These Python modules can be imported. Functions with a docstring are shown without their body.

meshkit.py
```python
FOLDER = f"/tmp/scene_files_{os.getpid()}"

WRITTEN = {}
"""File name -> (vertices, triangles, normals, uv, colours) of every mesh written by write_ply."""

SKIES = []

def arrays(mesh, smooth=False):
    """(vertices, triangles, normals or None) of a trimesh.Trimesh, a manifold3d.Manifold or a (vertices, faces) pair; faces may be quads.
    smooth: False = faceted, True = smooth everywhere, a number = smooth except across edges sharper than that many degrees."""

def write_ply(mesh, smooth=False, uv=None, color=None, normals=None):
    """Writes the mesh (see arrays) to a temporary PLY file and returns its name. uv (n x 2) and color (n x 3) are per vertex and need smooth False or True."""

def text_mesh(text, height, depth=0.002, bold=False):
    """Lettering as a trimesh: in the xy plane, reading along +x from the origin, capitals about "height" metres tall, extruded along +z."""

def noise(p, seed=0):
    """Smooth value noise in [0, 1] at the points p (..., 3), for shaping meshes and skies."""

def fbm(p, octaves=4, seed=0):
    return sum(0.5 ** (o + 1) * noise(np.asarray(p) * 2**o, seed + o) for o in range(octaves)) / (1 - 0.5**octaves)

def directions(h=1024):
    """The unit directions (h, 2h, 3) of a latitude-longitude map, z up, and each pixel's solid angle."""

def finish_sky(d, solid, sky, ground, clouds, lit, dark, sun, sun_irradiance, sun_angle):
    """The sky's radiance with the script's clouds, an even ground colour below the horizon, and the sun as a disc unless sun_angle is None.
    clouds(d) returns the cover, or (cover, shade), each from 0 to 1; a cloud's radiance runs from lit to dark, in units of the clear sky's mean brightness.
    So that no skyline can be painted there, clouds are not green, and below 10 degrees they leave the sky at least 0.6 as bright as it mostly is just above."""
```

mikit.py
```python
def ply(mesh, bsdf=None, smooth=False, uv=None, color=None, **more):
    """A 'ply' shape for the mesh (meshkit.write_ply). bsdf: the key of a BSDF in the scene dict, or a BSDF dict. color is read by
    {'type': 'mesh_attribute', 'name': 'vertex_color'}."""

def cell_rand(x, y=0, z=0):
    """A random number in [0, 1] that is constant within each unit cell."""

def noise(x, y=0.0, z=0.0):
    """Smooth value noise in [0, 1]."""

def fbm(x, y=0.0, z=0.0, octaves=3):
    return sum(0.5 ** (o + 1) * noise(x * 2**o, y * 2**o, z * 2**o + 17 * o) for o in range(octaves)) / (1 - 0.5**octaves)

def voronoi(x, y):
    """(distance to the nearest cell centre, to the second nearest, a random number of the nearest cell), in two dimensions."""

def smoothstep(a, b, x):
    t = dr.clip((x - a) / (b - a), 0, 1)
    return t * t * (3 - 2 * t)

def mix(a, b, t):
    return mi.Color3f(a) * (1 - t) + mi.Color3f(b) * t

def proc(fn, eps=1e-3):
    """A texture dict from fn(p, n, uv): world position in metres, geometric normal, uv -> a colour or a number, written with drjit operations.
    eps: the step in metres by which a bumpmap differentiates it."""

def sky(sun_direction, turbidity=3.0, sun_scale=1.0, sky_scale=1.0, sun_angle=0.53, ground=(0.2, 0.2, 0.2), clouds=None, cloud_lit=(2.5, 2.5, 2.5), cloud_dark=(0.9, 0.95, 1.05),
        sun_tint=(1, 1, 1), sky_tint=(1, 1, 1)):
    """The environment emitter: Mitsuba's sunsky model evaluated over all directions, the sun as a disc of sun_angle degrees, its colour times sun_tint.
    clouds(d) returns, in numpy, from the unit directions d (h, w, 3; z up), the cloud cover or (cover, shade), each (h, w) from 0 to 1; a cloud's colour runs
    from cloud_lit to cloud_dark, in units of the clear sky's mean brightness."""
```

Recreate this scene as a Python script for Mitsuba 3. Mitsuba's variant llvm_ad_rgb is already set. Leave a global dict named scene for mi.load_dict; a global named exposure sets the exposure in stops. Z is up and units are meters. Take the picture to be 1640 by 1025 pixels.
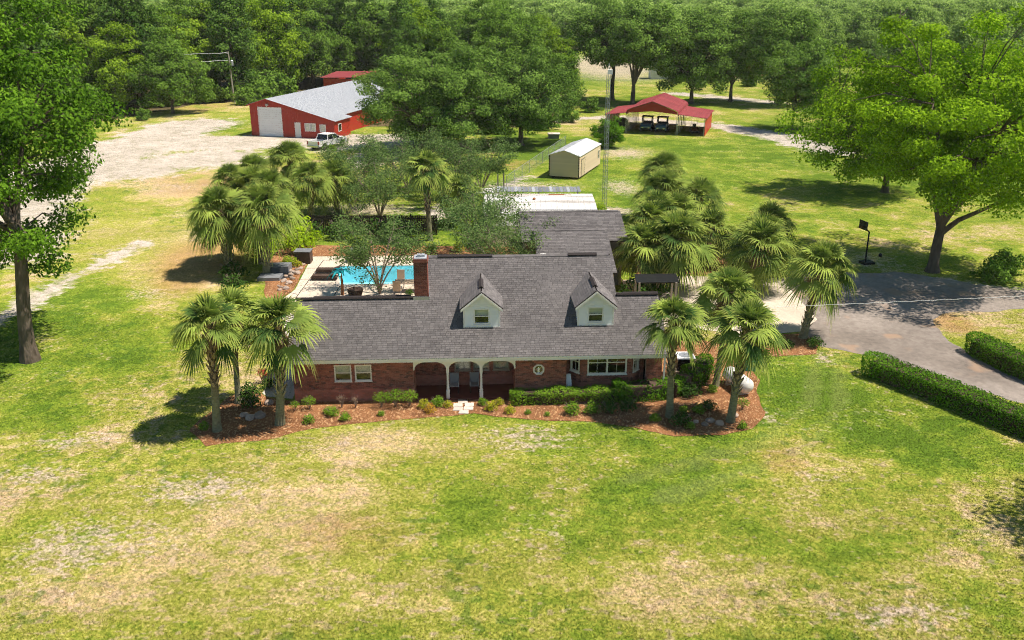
import math
import numpy as np, drjit as dr, trimesh, mitsuba as mi, mikit, meshkit
from mikit import noise, fbm, smoothstep, mix, proc
from shapely.geometry import Polygon, Point, box as rect
from shapely.prepared import prep

T = mi.ScalarTransform4f
scene, labels = {}, {}

# ------------------------------------------------------------------ camera, sky, exposure
EYE, PITCH = (0.0, 0.0, 19.85), math.radians(20.0)
scene['camera'] = {'type': 'perspective', 'fov': math.degrees(2 * math.atan(820 / 1450)), 'fov_axis': 'x', 'near_clip': 0.5, 'far_clip': 6000.0,
                   'to_world': T().look_at(origin=list(EYE), target=[0, math.cos(PITCH), EYE[2] - math.sin(PITCH)], up=[0, 0, 1])}
SUN = (0.50, -0.03, 1.0)
scene['daylight'] = mikit.sky(SUN, turbidity=3, sky_scale=0.64, sun_tint=(.93, 1.0, 1.12), ground=(0.16, 0.18, 0.07))
exposure = 2.1

# ------------------------------------------------------------------ mesh helpers
UP = np.array([0, 0, 1.0])
rnd = np.random.default_rng(11)


def V(*a): return np.array(a, float)


def unit(a): return np.asarray(a, float) / np.linalg.norm(a)


def rotz(deg, at=(0, 0, 0)):
    a = math.radians(deg); m = np.eye(4)
    m[:2, :2] = [[math.cos(a), -math.sin(a)], [math.sin(a), math.cos(a)]]; m[:3, 3] = at
    return m


class MB:
    """Collects the pieces of one mesh; every piece carries a random pair in its uv."""

    def __init__(s, seed=None): s.v, s.f, s.t, s.n, s.r = [], [], [], 0, np.random.default_rng(seed) if seed is not None else rnd

    def add(s, v, f, t=None):
        v, f = np.asarray(v, float), np.asarray(f, int)
        if f.shape[1] == 4: f = np.vstack([f[:, [0, 1, 2]], f[:, [0, 2, 3]]])
        s.v.append(v); s.f.append(f + s.n); s.n += len(v)
        s.t.append(np.tile(s.r.random(2) if t is None else t, (len(v), 1)) if t is None or np.ndim(t) == 1 else t)
        return s

    def ob(s, o, a, b, c, t=None):
        o, a, b, c = (np.asarray(x, float) for x in (o, a, b, c))
        v = np.array([o, o + a, o + a + b, o + b, o + c, o + a + c, o + a + b + c, o + b + c])
        return s.add(v, [[0, 3, 2, 1], [4, 5, 6, 7], [0, 1, 5, 4], [1, 2, 6, 5], [2, 3, 7, 6], [3, 0, 4, 7]], t)

    def box(s, x0, x1, y0, y1, z0, z1, t=None): return s.ob((x0, y0, z0), (x1 - x0, 0, 0), (0, y1 - y0, 0), (0, 0, z1 - z0), t)

    def quad(s, a, b, c, d, t=None): return s.add([a, b, c, d], [[0, 1, 2, 3]], t)

    def tube(s, pts, radii, sides=6, t=None, caps=True):
        p = np.asarray(pts, float); r = np.broadcast_to(radii, (len(p),)).astype(float)
        d = np.gradient(p, axis=0); d /= np.linalg.norm(d, axis=1, keepdims=True) + 1e-12
        ref = np.where(np.abs(d[:, 2:]) < 0.95, [0, 0, 1.0], [1.0, 0, 0]); ref[:] = ref[0]
        a = np.cross(d, ref); a /= np.linalg.norm(a, axis=1, keepdims=True) + 1e-12
        b, g = np.cross(d, a), np.arange(sides) * 2 * np.pi / sides
        v = (p[:, None] + r[:, None, None] * (np.cos(g)[None, :, None] * a[:, None] + np.sin(g)[None, :, None] * b[:, None])).reshape(-1, 3)
        i, j = np.meshgrid(np.arange(len(p) - 1), np.arange(sides), indexing='ij')
        q = np.stack([i * sides + j, i * sides + (j + 1) % sides, (i + 1) * sides + (j + 1) % sides, (i + 1) * sides + j], -1).reshape(-1, 4)
        f = np.vstack([q[:, [0, 1, 2]], q[:, [0, 2, 3]]])
        if caps:
            k = np.arange(1, sides - 1)
            f = np.vstack([f, np.stack([k * 0, k + 1, k], 1), np.stack([k * 0, k, k + 1], 1) + (len(p) - 1) * sides])
        return s.add(v, f, t)

    def lathe(s, prof, o=(0, 0, 0), axis=(0, 0, 1), sides=16, t=None):
        """prof: (radius, distance along the axis) pairs."""
        ax = unit(axis); p = np.array([np.asarray(o, float) + ax * h for _, h in prof])
        x = unit(np.cross(ax, (0, 0, 1) if abs(ax[2]) < 0.9 else (1, 0, 0))); y = np.cross(ax, x); g = np.arange(sides) * 2 * np.pi / sides
        v = np.vstack([p[k] + r * (np.cos(g)[:, None] * x + np.sin(g)[:, None] * y) for k, (r, _) in enumerate(prof)])
        i, j = np.meshgrid(np.arange(len(prof) - 1), np.arange(sides), indexing='ij')
        q = np.stack([i * sides + j, i * sides + (j + 1) % sides, (i + 1) * sides + (j + 1) % sides, (i + 1) * sides + j], -1).reshape(-1, 4)
        return s.add(v, q, t)

    def prism(s, poly, o, a, b, depth, t=None):
        """A shapely polygon in the plane (o, a, b), thickened by the vector depth."""
        o, a, b, depth = (np.asarray(x, float) for x in (o, a, b, depth))
        for g in getattr(poly, 'geoms', [poly]):
            if g.is_empty or g.area < 1e-6: continue
            v2, f = trimesh.creation.triangulate_polygon(g, engine='earcut')
            v = o + v2[:, :1] * a + v2[:, 1:2] * b
            s.add(v, f, t); s.add(v + depth, f[:, ::-1], t)
            for ring in [g.exterior, *g.interiors]:
                c = np.array(ring.coords)[:-1]; w = o + c[:, :1] * a + c[:, 1:2] * b; n = len(w); k = np.arange(n)
                s.add(np.vstack([w, w + depth]), np.stack([k, (k + 1) % n, (k + 1) % n + n, k + n], 1), t)
        return s

    def sheet(s, poly, z):
        for g in getattr(poly, 'geoms', [poly]):
            v2, f = trimesh.creation.triangulate_polygon(g, engine='earcut')
            s.add(np.hstack([v2, np.full((len(v2), 1), z)]), f)
        return s

    def get(s, M=None):
        v, f, t = np.vstack(s.v), np.vstack(s.f), np.vstack(s.t)
        if M is not None: v = v @ np.asarray(M)[:3, :3].T + np.asarray(M)[:3, 3]
        return v, f, t


counts = {}


def numbered(name):
    k = counts.get(name, 0); counts[name] = k + 1
    return name if k == 0 else f'{name}_{k:03d}'


def put(key, mb, bsdf, M=None, smooth=False):
    v, f, t = mb.get(M) if isinstance(mb, MB) else mb
    scene[key] = mikit.ply((v, f), 'm_' + bsdf, smooth=smooth, uv=t)
    return key


def thing(name, label, cat, group=None, kind=None):
    k = numbered(name); labels[k] = {'label': label, 'category': cat}
    if group: labels[k]['group'] = group
    if kind: labels[k]['kind'] = kind
    return k


def part(parent, name, mb, bsdf, M=None, smooth=False, label=None, kind=None):
    k = put(numbered(parent + '__' + name), mb, bsdf, M, smooth)
    if label or kind: labels[k] = {**({'label': label} if label else {}), **({'kind': kind} if kind else {})}
    return k


def one(name, label, cat, mb, bsdf, M=None, smooth=False, group=None): return put(thing(name, label, cat, group), mb, bsdf, M, smooth)


def setting(name, mb, bsdf, M=None, label=None):
    k = put(numbered(name), mb, bsdf, M)
    labels[k] = {'kind': 'structure', 'label': label or name.replace('_', ' '), 'category': name.replace('_', ' ')}
    return k


# ------------------------------------------------------------------ materials
def mat(key, fn, rough=0.85, spec=0.2, metal=0.0, bump=None, scale=0.01, eps=0.01, **more):
    d = {'type': 'principled', 'base_color': proc(fn) if callable(fn) else {'type': 'rgb', 'value': list(fn)}, 'roughness': rough, 'specular': spec, 'metallic': metal, **more}
    if bump is not None: d = {'type': 'bumpmap', 'arbitrary': proc(bump, eps), 'scale': scale, 'bsdf': d}
    scene['m_' + key] = {'type': 'twosided', 'bsdf': d}


def tint(c, var=0.15, s=0.0, amp=0.0, alt=None):
    """A base colour that varies from piece to piece, with some wear at the scale s."""
    def fn(p, n, uv):
        k = mi.Color3f(c) if alt is None else mix(c, alt, uv.y)
        k = k * (1 - var + 2 * var * uv.x)
        return k * (1 - amp + 2 * amp * fbm(p.x * s, p.y * s, p.z * s, 3)) if s else k
    return fn


def leaf(key, c1, c2, trans=0.55, rough=0.55, s=0.12):
    def fn(p, n, uv):
        k = uv.x * 0.45 + uv.y * 0.38 + (noise(p.x * s, p.y * s, p.z * s) - .3) * 0.4
        return mix(c1, c2, dr.clip(k, 0, 1))
    scene['m_' + key] = {'type': 'principledthin', 'base_color': proc(fn), 'roughness': rough, 'diff_trans': trans, 'spec_trans': 0.0, 'eta': 1.35}


BLOBS = {
    'sand': [(-12.9, 33.5, 2.9, 1.4, .5), (-15.3, 29.6, 2.6, 1.5, .45), (-20.7, 34.8, 1.9, 1.1, .5), (.6, 38.2, 2.2, 1.4, .55), (-9, 37.4, 3, .7, .25), (1.2, 30.2, 1.1, 1.2, .28), (13.4, 34.6, 1.2, .6, .4),
             (13.1, 25.4, 2.7, .7, .45), (12.6, 40.7, .5, 1, .5), (17.9, 48, .5, .9, .5), (-17.2, 28.6, 1.7, 3, .3), (-21.2, 37.6, 1.2, .6, .45), (-19.8, 38.3, 1.8, .6, .35), (11.7, 96.2, 2, 3.9, .55), (14.6, 118, 3.2, 4.8, .6),
             (9.9, 85, 1.5, 1.6, .9), (1.5, 96.5, 5, 2.8, .55), (-36.9, 96.2, 4, 3.3, .4), (-30.3, 84.5, 3.6, 2.6, .35), (-25.2, 59.9, 1.7, 1.4, .45), (-26.3, 75.7, 2.1, 2.5, .4), (-14.5, 85.8, 5.4, 2.7, .75), (28.1, 67.7, 2.9, 2.4, .5), (27, 262, 12, 40, .95), (57, 228, 6, 10, .7)],
    'dry': [(-7.1, 34.8, 5.2, 3.3, .5), (-11.3, 28.4, 7.6, 4.3, .65), (.6, 36.8, 3.1, 2.7, .6), (3.7, 28.4, 4.2, 3.1, .35), (13.3, 36.5, 2, 2.9, .5), (17.6, 32.8, 3.9, 4, .3), (-5.9, 38.3, 3.5, 1.4, .5), (-32.8, 90, 9.5, 14.8, .8),
            (-24.3, 69.4, 4, 7.3, .9), (1.7, 26.2, 4.3, 2.1, .3), (9.3, 26.2, 3.2, 2.1, .3), (27.6, 53.7, 2, 2.5, .9), (2.8, 101.3, 4.2, 6.5, .6), (-3.2, 115.7, 5.6, 9.3, .5), (-31.5, 71.3, 4.6, 7.6, .3), (-22.6, 59.9, 3, 7, .5),
            (8, 147.8, 6, 11.1, .5), (-53, 159.7, 9, 12, .7), (7.1, 31.8, 3, 1.9, .2), (17.4, 49.9, 1.5, 1, .6), (20, 150, 25, 8, .45)],
    'brown': [(-6.8, 30.4, 2.7, 2, .5), (-24.6, 70.3, 4.5, 8, .7), (-33, 98, 9, 9, .55), (12.2, 35.9, 1.4, 2, .45), (27.9, 54.2, 1.6, 2.3, .8), (-23.6, 62.8, 2.3, 6.1, .35), (-2.8, 28.8, 2.1, 1.6, .25), (-55.9, 168.7, 6.8, 11.4, .5), (0, 110.3, 5.3, 6, .4), (-16, 82, 6, 4, .4)],
    'lush': [(17.1, 42.5, 3.9, 4.6, .6), (17.7, 38.3, 3.5, 2.6, .45), (2.2, 35.6, 3.1, 2.3, .4), (-3.1, 32.8, 4.1, 2, .3), (-25.2, 52.6, 5.4, 5.5, .35), (2.5, 123, 6.8, 12.6, 1.2), (0, 96.2, 4, 3.3, .4), (28.6, 49.4, 2.2, 4, .8), (-22.5, 39.7, 2.4, 2, .3),
             (7.1, 29.2, 2.1, .8, .45), (3.3, 29.6, 1.4, 1.2, .4), (7.5, 32.8, 3.1, 3, .3), (-1.5, 31.3, 2, 1.8, .45), (-4.2, 30.4, 1, .9, .45), (-30.5, 59.9, 3.9, 2.8, .4), (14.2, 29.2, 1.4, .8, .55), (-7.6, 34.8, 1.1, 1, .4)],
}
ROADS = [((-53, 90), (-50, 145), 7), ((-50, 126), (-20, 127.5), 7.5), ((-42, 70), (-53, 98), 5.8), ((-46, 106), (-38, 115), 7), ((-31, 73), (-32.5, 64), .9), ((-32.5, 64), (-33, 50), 1.2), ((-4, 147), (16, 153), 2.2), ((16, 153), (31, 144), 2.8),
         ((31, 144), (38, 134), 3.2), ((38, 134), (42, 120), 3.6), ((34, 190), (49, 175), 3), ((-7, 84), (1, 101), 1.6), ((31, 61.5), (48, 57), 1.7), ((-16, 118), (-20, 108), 3)]


def lot_shape(grow):
    from shapely.geometry import LineString
    from shapely.ops import unary_union
    return [unary_union([LineString([a, b]).buffer(r + grow, 6) for a, b, r in ROADS[i:j]]) for i, j in ((0, 4), (4, 6), (6, 11), (11, 12), (12, 13), (13, 14))]


def ground_rgb(p, n, uv):
    x, y = p.x, p.y
    w1, w2, w3 = fbm(x * .07 + 3, y * .07, 0, 3), fbm(x * .42 + 9, y * .42, 1, 3), fbm(x * 1.9, y * 2.3, 2, 3)
    w4, w5 = noise(x * 11, y * 11, 3), noise(x * 29, y * 29, 5)
    wob = (w2 - .5) * 1.2 + (w3 - .5) * .8

    def zone(name):
        s = mi.Float(0)
        for cx, cy, rx, ry, a in BLOBS[name]:
            s += a * smoothstep(1.8, .2, dr.sqrt(dr.square((x - cx) / rx) + dr.square((y - cy) / ry)) + wob * .7)
        return s
    d = .375 + .95 * (w1 - .5) + .95 * (w2 - .5) + .6 * (w3 - .5) + .55 * zone('dry') - .45 * zone('lush') + .3 * (w4 - .5) - .2 * smoothstep(52, 80, y) * smoothstep(-12, 4, x)
    c = mix((.105, .178, .016), (.19, .258, .026), smoothstep(-.15, .22, d))
    c = mix(c, (.31, .318, .052), smoothstep(.2, .55, d))
    c = mix(c, mix((.54, .43, .18), (.55, .41, .235), w1 * 1.6 - .3 + .5 * (w3 - .5)), smoothstep(.48, 1.0, d))
    weeds = smoothstep(.66, .82, noise(x * 2.6, y * 2.6, 11)) * smoothstep(.5, .62, fbm(x * .23, y * .23, 13, 2))
    c = mix(c, (.09, .17, .02), .6 * weeds)
    c = mix(c, (.47, .35, .25),   .45 * smoothstep(.60, .78, fbm(x * 3.1, y * 5.2, 15, 2) + .35 * (d - .62)))
    for line in (((17.6, 48.5), (15.2, 42), (11.5, 37.5), (5, 34.5)), ((18.9, 48.3), (16.8, 42), (13.2, 36.6), (6.5, 33))):
        tr = mi.Float(9)
        for (ax, ay), (bx, by) in zip(line[:-1], line[1:]):
            t = dr.clip(((x - ax) * (bx - ax) + (y - ay) * (by - ay)) / ((bx - ax) ** 2 + (by - ay) ** 2), 0, 1)
            tr = dr.minimum(tr, dr.sqrt(dr.square(x - ax - t * (bx - ax)) + dr.square(y - ay - t * (by - ay))))
        c = mix(c, (.40, .38, .15), .18 * smoothstep(.7, .0, tr + .9 * wob))
    c = mix(c, (.37, .225, .085), .75 * smoothstep(.25, .75, zone('brown') + .5 * wob))
    c = c * (.9 + .2 * noise(x * .22 + y * .05, y * 1.5 - x * .25, 9))
    road = mi.Float(-9)
    for (ax, ay), (bx, by), r in ROADS:
        t = dr.clip(((x - ax) * (bx - ax) + (y - ay) * (by - ay)) / ((bx - ax) ** 2 + (by - ay) ** 2), 0, 1)
        e = (r - dr.sqrt(dr.square(x - ax - t * (bx - ax)) + dr.square(y - ay - t * (by - ay)))) / (1.2 + .18 * r)
        road = dr.maximum(road, e)
    grain = noise(x * 4.1 + 3, y * 6.3, 7)
    bare = smoothstep(.28, .95, zone('sand') * 1.2 + .55 * wob + .8 * (grain - .5) + .4 * (w4 - .5)) * .8
    tracks = smoothstep(-.3, .8, road + 1.7 * wob + .8 * (grain - .5))
    c = mix(c, mix((.40, .315, .235), (.58, .48, .39), w4), bare)
    c = mix(c, mix((.36, .305, .25), (.58, .51, .45), dr.clip(w2 * .9 + (w3 - .5) + .15, 0, 1)), tracks * (.8 + .2 * w3))
    return c * (.58 + .40 * w4 + .36 * w5)


def grass_bump(p, n, uv): return noise(p.x * 16, p.y * 16) + .6 * noise(p.x * 43, p.y * 43, 2)


mat('ground', ground_rgb, .95, .1, bump=grass_bump, scale=.03, eps=.01)


def asphalt_rgb(p, n, uv):
    a, b = fbm(p.x * .35, p.y * .35, 0, 4), fbm(p.x * 5, p.y * 5, 3, 2)
    c = mix((.195, .165, .142), (.33, .285, .25), dr.clip(a * 1.6 - .3, 0, 1)) * (.8 + .4 * b)
    return mix(c, (.40, .26, .17), .6 * smoothstep(.62, .8, fbm(p.x * .6 + 7, p.y * .6, 4, 3)))


mat('asphalt', asphalt_rgb, .9, .15, bump=lambda p, n, uv: noise(p.x * 40, p.y * 40), scale=.01)
mat('concrete', lambda p, n, uv: mix((.50, .415, .33), (.66, .575, .47), fbm(p.x * .8, p.y * .8, 2, 4)) * (.93 + .14 * noise(p.x * 12, p.y * 12)) * (.96 + .08 * uv.x), .85, .2)
mat('walk', lambda p, n, uv: mix((.55, .49, .44), (.68, .63, .57), fbm(p.x * .9, p.y * .9, 2, 4)), .85, .2)
mat('mulch', lambda p, n, uv: mix(mix((.165, .075, .036), (.39, .185, .085), fbm(p.x * 1.3, p.y * 1.3, 0, 3)), (.50, .30, .16), smoothstep(.55, .9, noise(p.x * 17, p.y * 9, 4))) * (.7 + .5 * noise(p.x * 23, p.y * 31, 1)), .95, .05, bump=lambda p, n, uv: fbm(p.x * 14, p.y * 14, 0, 2), scale=.07)
mat('shingle', lambda p, n, uv: mix((.088, .082, .083), (.22, .205, .203), dr.clip(.2 + .45 * uv.x + .5 * (fbm(p.x * .35, p.y * .8, p.z * .8, 3) - .35), 0, 1)), .9, .15)
mat('shingle_under', (.045, .038, .038), .9)
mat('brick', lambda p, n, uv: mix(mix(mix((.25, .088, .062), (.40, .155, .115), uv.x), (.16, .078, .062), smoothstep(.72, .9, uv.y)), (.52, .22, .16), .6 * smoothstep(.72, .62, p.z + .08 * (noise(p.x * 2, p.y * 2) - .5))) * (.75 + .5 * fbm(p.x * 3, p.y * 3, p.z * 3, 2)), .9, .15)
mat('brick_shaded', lambda p, n, uv: mix(mix((.17, .055, .04), (.30, .11, .08), uv.x), (.035, .025, .022), smoothstep(4.9, 6.0, p.z + 1.2 * (noise(p.x * 3, p.y * 3, p.z * 2) - .5)) * smoothstep(.3, -.3, n.x)) , .95)  # shade put into the colour: darker upwards, except on the sunward face
mat('mortar', (.34, .24, .20), .95)
mat('white_paint', tint((.80, .78, .75), .04, .9, .08), .5, .35)
mat('white_siding', tint((.86, .87, .88), .03, 1.3, .05), .5, .35)
mat('tan_siding', tint((.62, .50, .34), .05, .8, .05), .6, .3)
mat('red_metal', tint((.42, .035, .022), .08, .6, .12), .45, .4)
mat('red_roof', tint((.26, .048, .052), .12, .5, .22), .6, .3)
mat('pale_metal', tint((.37, .39, .42), .03, .1, .08), .5, .4)
mat('white_metal', tint((.66, .67, .68), .03, .3, .05), .5, .4)
mat('grey_metal', tint((.30, .31, .33), .2, .5, .2), .45, .5, .35)
mat('weathered', lambda p, n, uv: mix((.66, .65, .62), (.42, .39, .35), smoothstep(.48, .78, fbm(p.x * .35, p.y * 1.6, p.z, 4))) * (.93 + .1 * noise(p.x * 6, p.y * 6)), .55, .3)
mat('rust', tint((.32, .13, .06), .3, 2, .3), .8, .2)
mat('galvanised', tint((.42, .44, .46), .1), .4, .5, .5)
mat('dark_wood', tint((.075, .05, .038), .3, 2, .25), .85, .2)
mat('fence_wood', tint((.045, .036, .028), .3, 2, .25), .9, .15)
mat('pole_wood', tint((.36, .32, .27), .12, 3, .2), .9, .15)
mat('dark_room', (.03, .028, .026), .9)
mat('blind', tint((.55, .60, .50), .05), .7)
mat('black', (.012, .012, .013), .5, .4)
mat('rubber', (.02, .02, .021), .8)
mat('dark_glass', (.012, .014, .018), .08, .6)
mat('car_white', (.80, .80, .80), .22, .5, clearcoat=.8)
mat('chrome', (.55, .55, .56), .2, .5, .9)
mat('lamp_red', (.35, .01, .01), .25, .5)
mat('cart_blue', (.03, .12, .24), .25, .5, clearcoat=.6)
mat('teal_metal', tint((.02, .40, .45), .25), .35, .5, .3)
mat('rock', tint((.34, .28, .24), .35, 3, .3, alt=(.45, .33, .25)), .9)
mat('slate', tint((.22, .23, .25), .3, 2, .2), .6, .4)
mat('plaster', (.36, .80, .88), .6)
mat('pool_edge', tint((.60, .52, .44), .1, 2, .1), .7)
mat('canvas', tint((.42, .31, .22), .1), .8)
mat('porch_tile', tint((.15, .045, .035), .2, 3, .2), .5, .4)
mat('green_box', (.05, .30, .17), .4, .4)
mat('stone_pale', tint((.62, .55, .48), .12, 3, .2), .9)
mat('bark', lambda p, n, uv: mix((.075, .055, .042), (.21, .17, .135), fbm(p.x * 5, p.y * 5, p.z * 1.6, 3)), .95, .1, bump=lambda p, n, uv: fbm(p.x * 9, p.y * 9, p.z * 2.5, 2), scale=.08)
mat('pale_bark', lambda p, n, uv: mix((.16, .115, .085), (.34, .27, .22), fbm(p.x * 4, p.y * 4, p.z * 2, 3)), .9, .1)
mat('palm_bark', lambda p, n, uv: mix(mix((.12, .085, .055), (.42, .33, .23), uv.x), (.24, .25, .15), .8 * smoothstep(2.9, 1.4, p.z)) * (.7 + .6 * noise(p.x * 9, p.y * 9, p.z * 16)), .95, .1)
leaf('pecan_leaf', (.050, .135, .004), (.42, .66, .03), .4, .65)
leaf('left_leaf', (.026, .085, .006), (.24, .45, .034), .4, .65)
leaf('oak_leaf', (.036, .095, .014), (.29, .46, .085), .4, .7)
leaf('light_leaf', (.08, .17, .008), (.38, .56, .045), .45, .7, s=.035)
leaf('wood_leaf', (.038, .105, .012), (.31, .50, .075), .42, .7, s=.035)
leaf('far_leaf', (.13, .24, .035), (.48, .66, .16), .45, .7, s=.02)
leaf('pine_leaf', (.036, .10, .016), (.25, .42, .075), .4, .7, s=.05)
leaf('myrtle_leaf', (.055, .115, .025), (.26, .38, .12), .4)
leaf('hedge_leaf', (.035, .11, .008), (.19, .40, .025), .4, s=.8)
leaf('shrub_leaf', (.07, .17, .014), (.30, .50, .04), .5, s=1)
leaf('dark_leaf', (.020, .065, .010), (.10, .20, .035), .4, s=1)
leaf('yellow_leaf', (.25, .34, .015), (.60, .56, .05), .5, s=1)
leaf('orange_leaf', (.42, .26, .02), (.66, .42, .06), .5, s=1)
leaf('bamboo_leaf', (.16, .31, .010), (.45, .62, .03), .5, s=.5)
leaf('dead_leaf', (.28, .19, .11), (.48, .36, .24), .3)
leaf('red_flower', (.35, .04, .03), (.6, .10, .08), .4)


def palm_rgb(p, n, uv): return mix(mix((.050, .115, .030), (.41, .53, .10), uv.x), (.62, .64, .16), .7 * smoothstep(.5, 1.05, uv.y))


scene['m_palm_leaf'] = {'type': 'principledthin', 'base_color': proc(palm_rgb), 'roughness': .3, 'diff_trans': .38, 'spec_trans': 0.0, 'eta': 1.4}
scene['m_pane'] = {'type': 'thindielectric', 'int_ior': 1.5}
scene['m_water'] = {'type': 'thindielectric', 'int_ior': 1.33}

# ------------------------------------------------------------------ ground, roads, beds
POOL = Polygon([(-12.35, 61.9), (-2.0, 62.4), (-2.2, 66.9), (-13.2, 66.5)])
DECK = Polygon([(-16.2, 56.0), (-15.3, 60.8), (-15.85, 69.2), (-10, 69.4), (-1.5, 69.9), (-1.2, 55.6)])
g = MB(); g.sheet(Polygon([(-1400, -250), (1400, -250), (1400, 1500), (-1400, 1500)], [POOL.buffer(.02).exterior.coords]), 0.0)
setting('ground', g, 'ground', label='patchy green and straw coloured lawn around the house')
for name, shp in zip(('dirt_yard', 'sandy_track', 'dirt_road', 'dirt_path', 'sandy_lane', 'dirt_path'), lot_shape(.5)):
    setting(name, MB().sheet(shp, .004), 'ground')


def ragged(pts, step=.5, amp=.18, seed=0, hole=None):
    """The outline with points about every step metres, pushed in and out by noise."""
    ring = Polygon(pts).exterior; n = max(8, int(ring.length / step)); out = []
    for k in range(n):
        a, b = ring.interpolate(k / n, normalized=True), ring.interpolate((k + .1) / n, normalized=True)
        d = unit((b.y - a.y, a.x - b.x)); h = (meshkit.fbm(np.array([a.x * .6, a.y * .6, seed]), 3) - .5) * 2 * amp * 2
        out.append((a.x + d[0] * h, a.y + d[1] * h))
    q = Polygon(out).buffer(0)
    return q if hole is None else q.difference(hole)


drive = ragged([(17.3, 50.4), (19.4, 54.6), (19.5, 63.4), (22.4, 64.9), (29, 65), (33.2, 62.6), (36.5, 59.6), (34.2, 56.6), (32, 56.2), (28.1, 55.8), (26.6, 54.2), (26.3, 51.5), (27, 48.3), (28.1, 45.7), (31.5, 40), (37, 31), (34.5, 29), (28.3, 37.9), (26.0, 41.9), (20.9, 48.4), (19.1, 49.6)], amp=.25, seed=3)
setting('driveway', MB().sheet(drive, .008), 'asphalt', label='grey brown asphalt driveway with ragged edges')
ap = [(8.0, 53.5), (8.0, 63), (12.9, 64.1), (19.7, 63.4), (19.6, 54.6), (18.0, 52.5), (13.9, 51.4), (12.6, 52.5), (11, 53)]
setting('concrete_apron', MB().sheet(Polygon(ap), .012), 'concrete', label='pale concrete apron in front of the garage')
setting('side_walk', MB().sheet(Polygon([(-13.1, 43.3), (-12.75, 42.9), (-11.35, 42.6), (-11.6, 50), (-14.2, 56.2), (-15.2, 56.2), (-13.0, 49)]), .012), 'walk', label='concrete walk along the left end of the house')


BEDS = []


def bed(pts, seed, label, amp=.12):
    q = ragged(pts, .4, amp, seed); BEDS.append(q)
    g = MB(); c = np.array(q.exterior.coords)[:-1]; v2, f = trimesh.creation.triangulate_polygon(q, engine='earcut', )
    g.add(np.hstack([v2, np.full((len(v2), 1), .02)]), f)
    n = len(c); k = np.arange(n); g.add(np.vstack([np.hstack([c, np.full((n, 1), .02)]), np.hstack([c, np.full((n, 1), -.02)])]), np.stack([k, (k + 1) % n, (k + 1) % n + n, k + n], 1))
    setting('mulch_bed', g, 'mulch', label=label)


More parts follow.
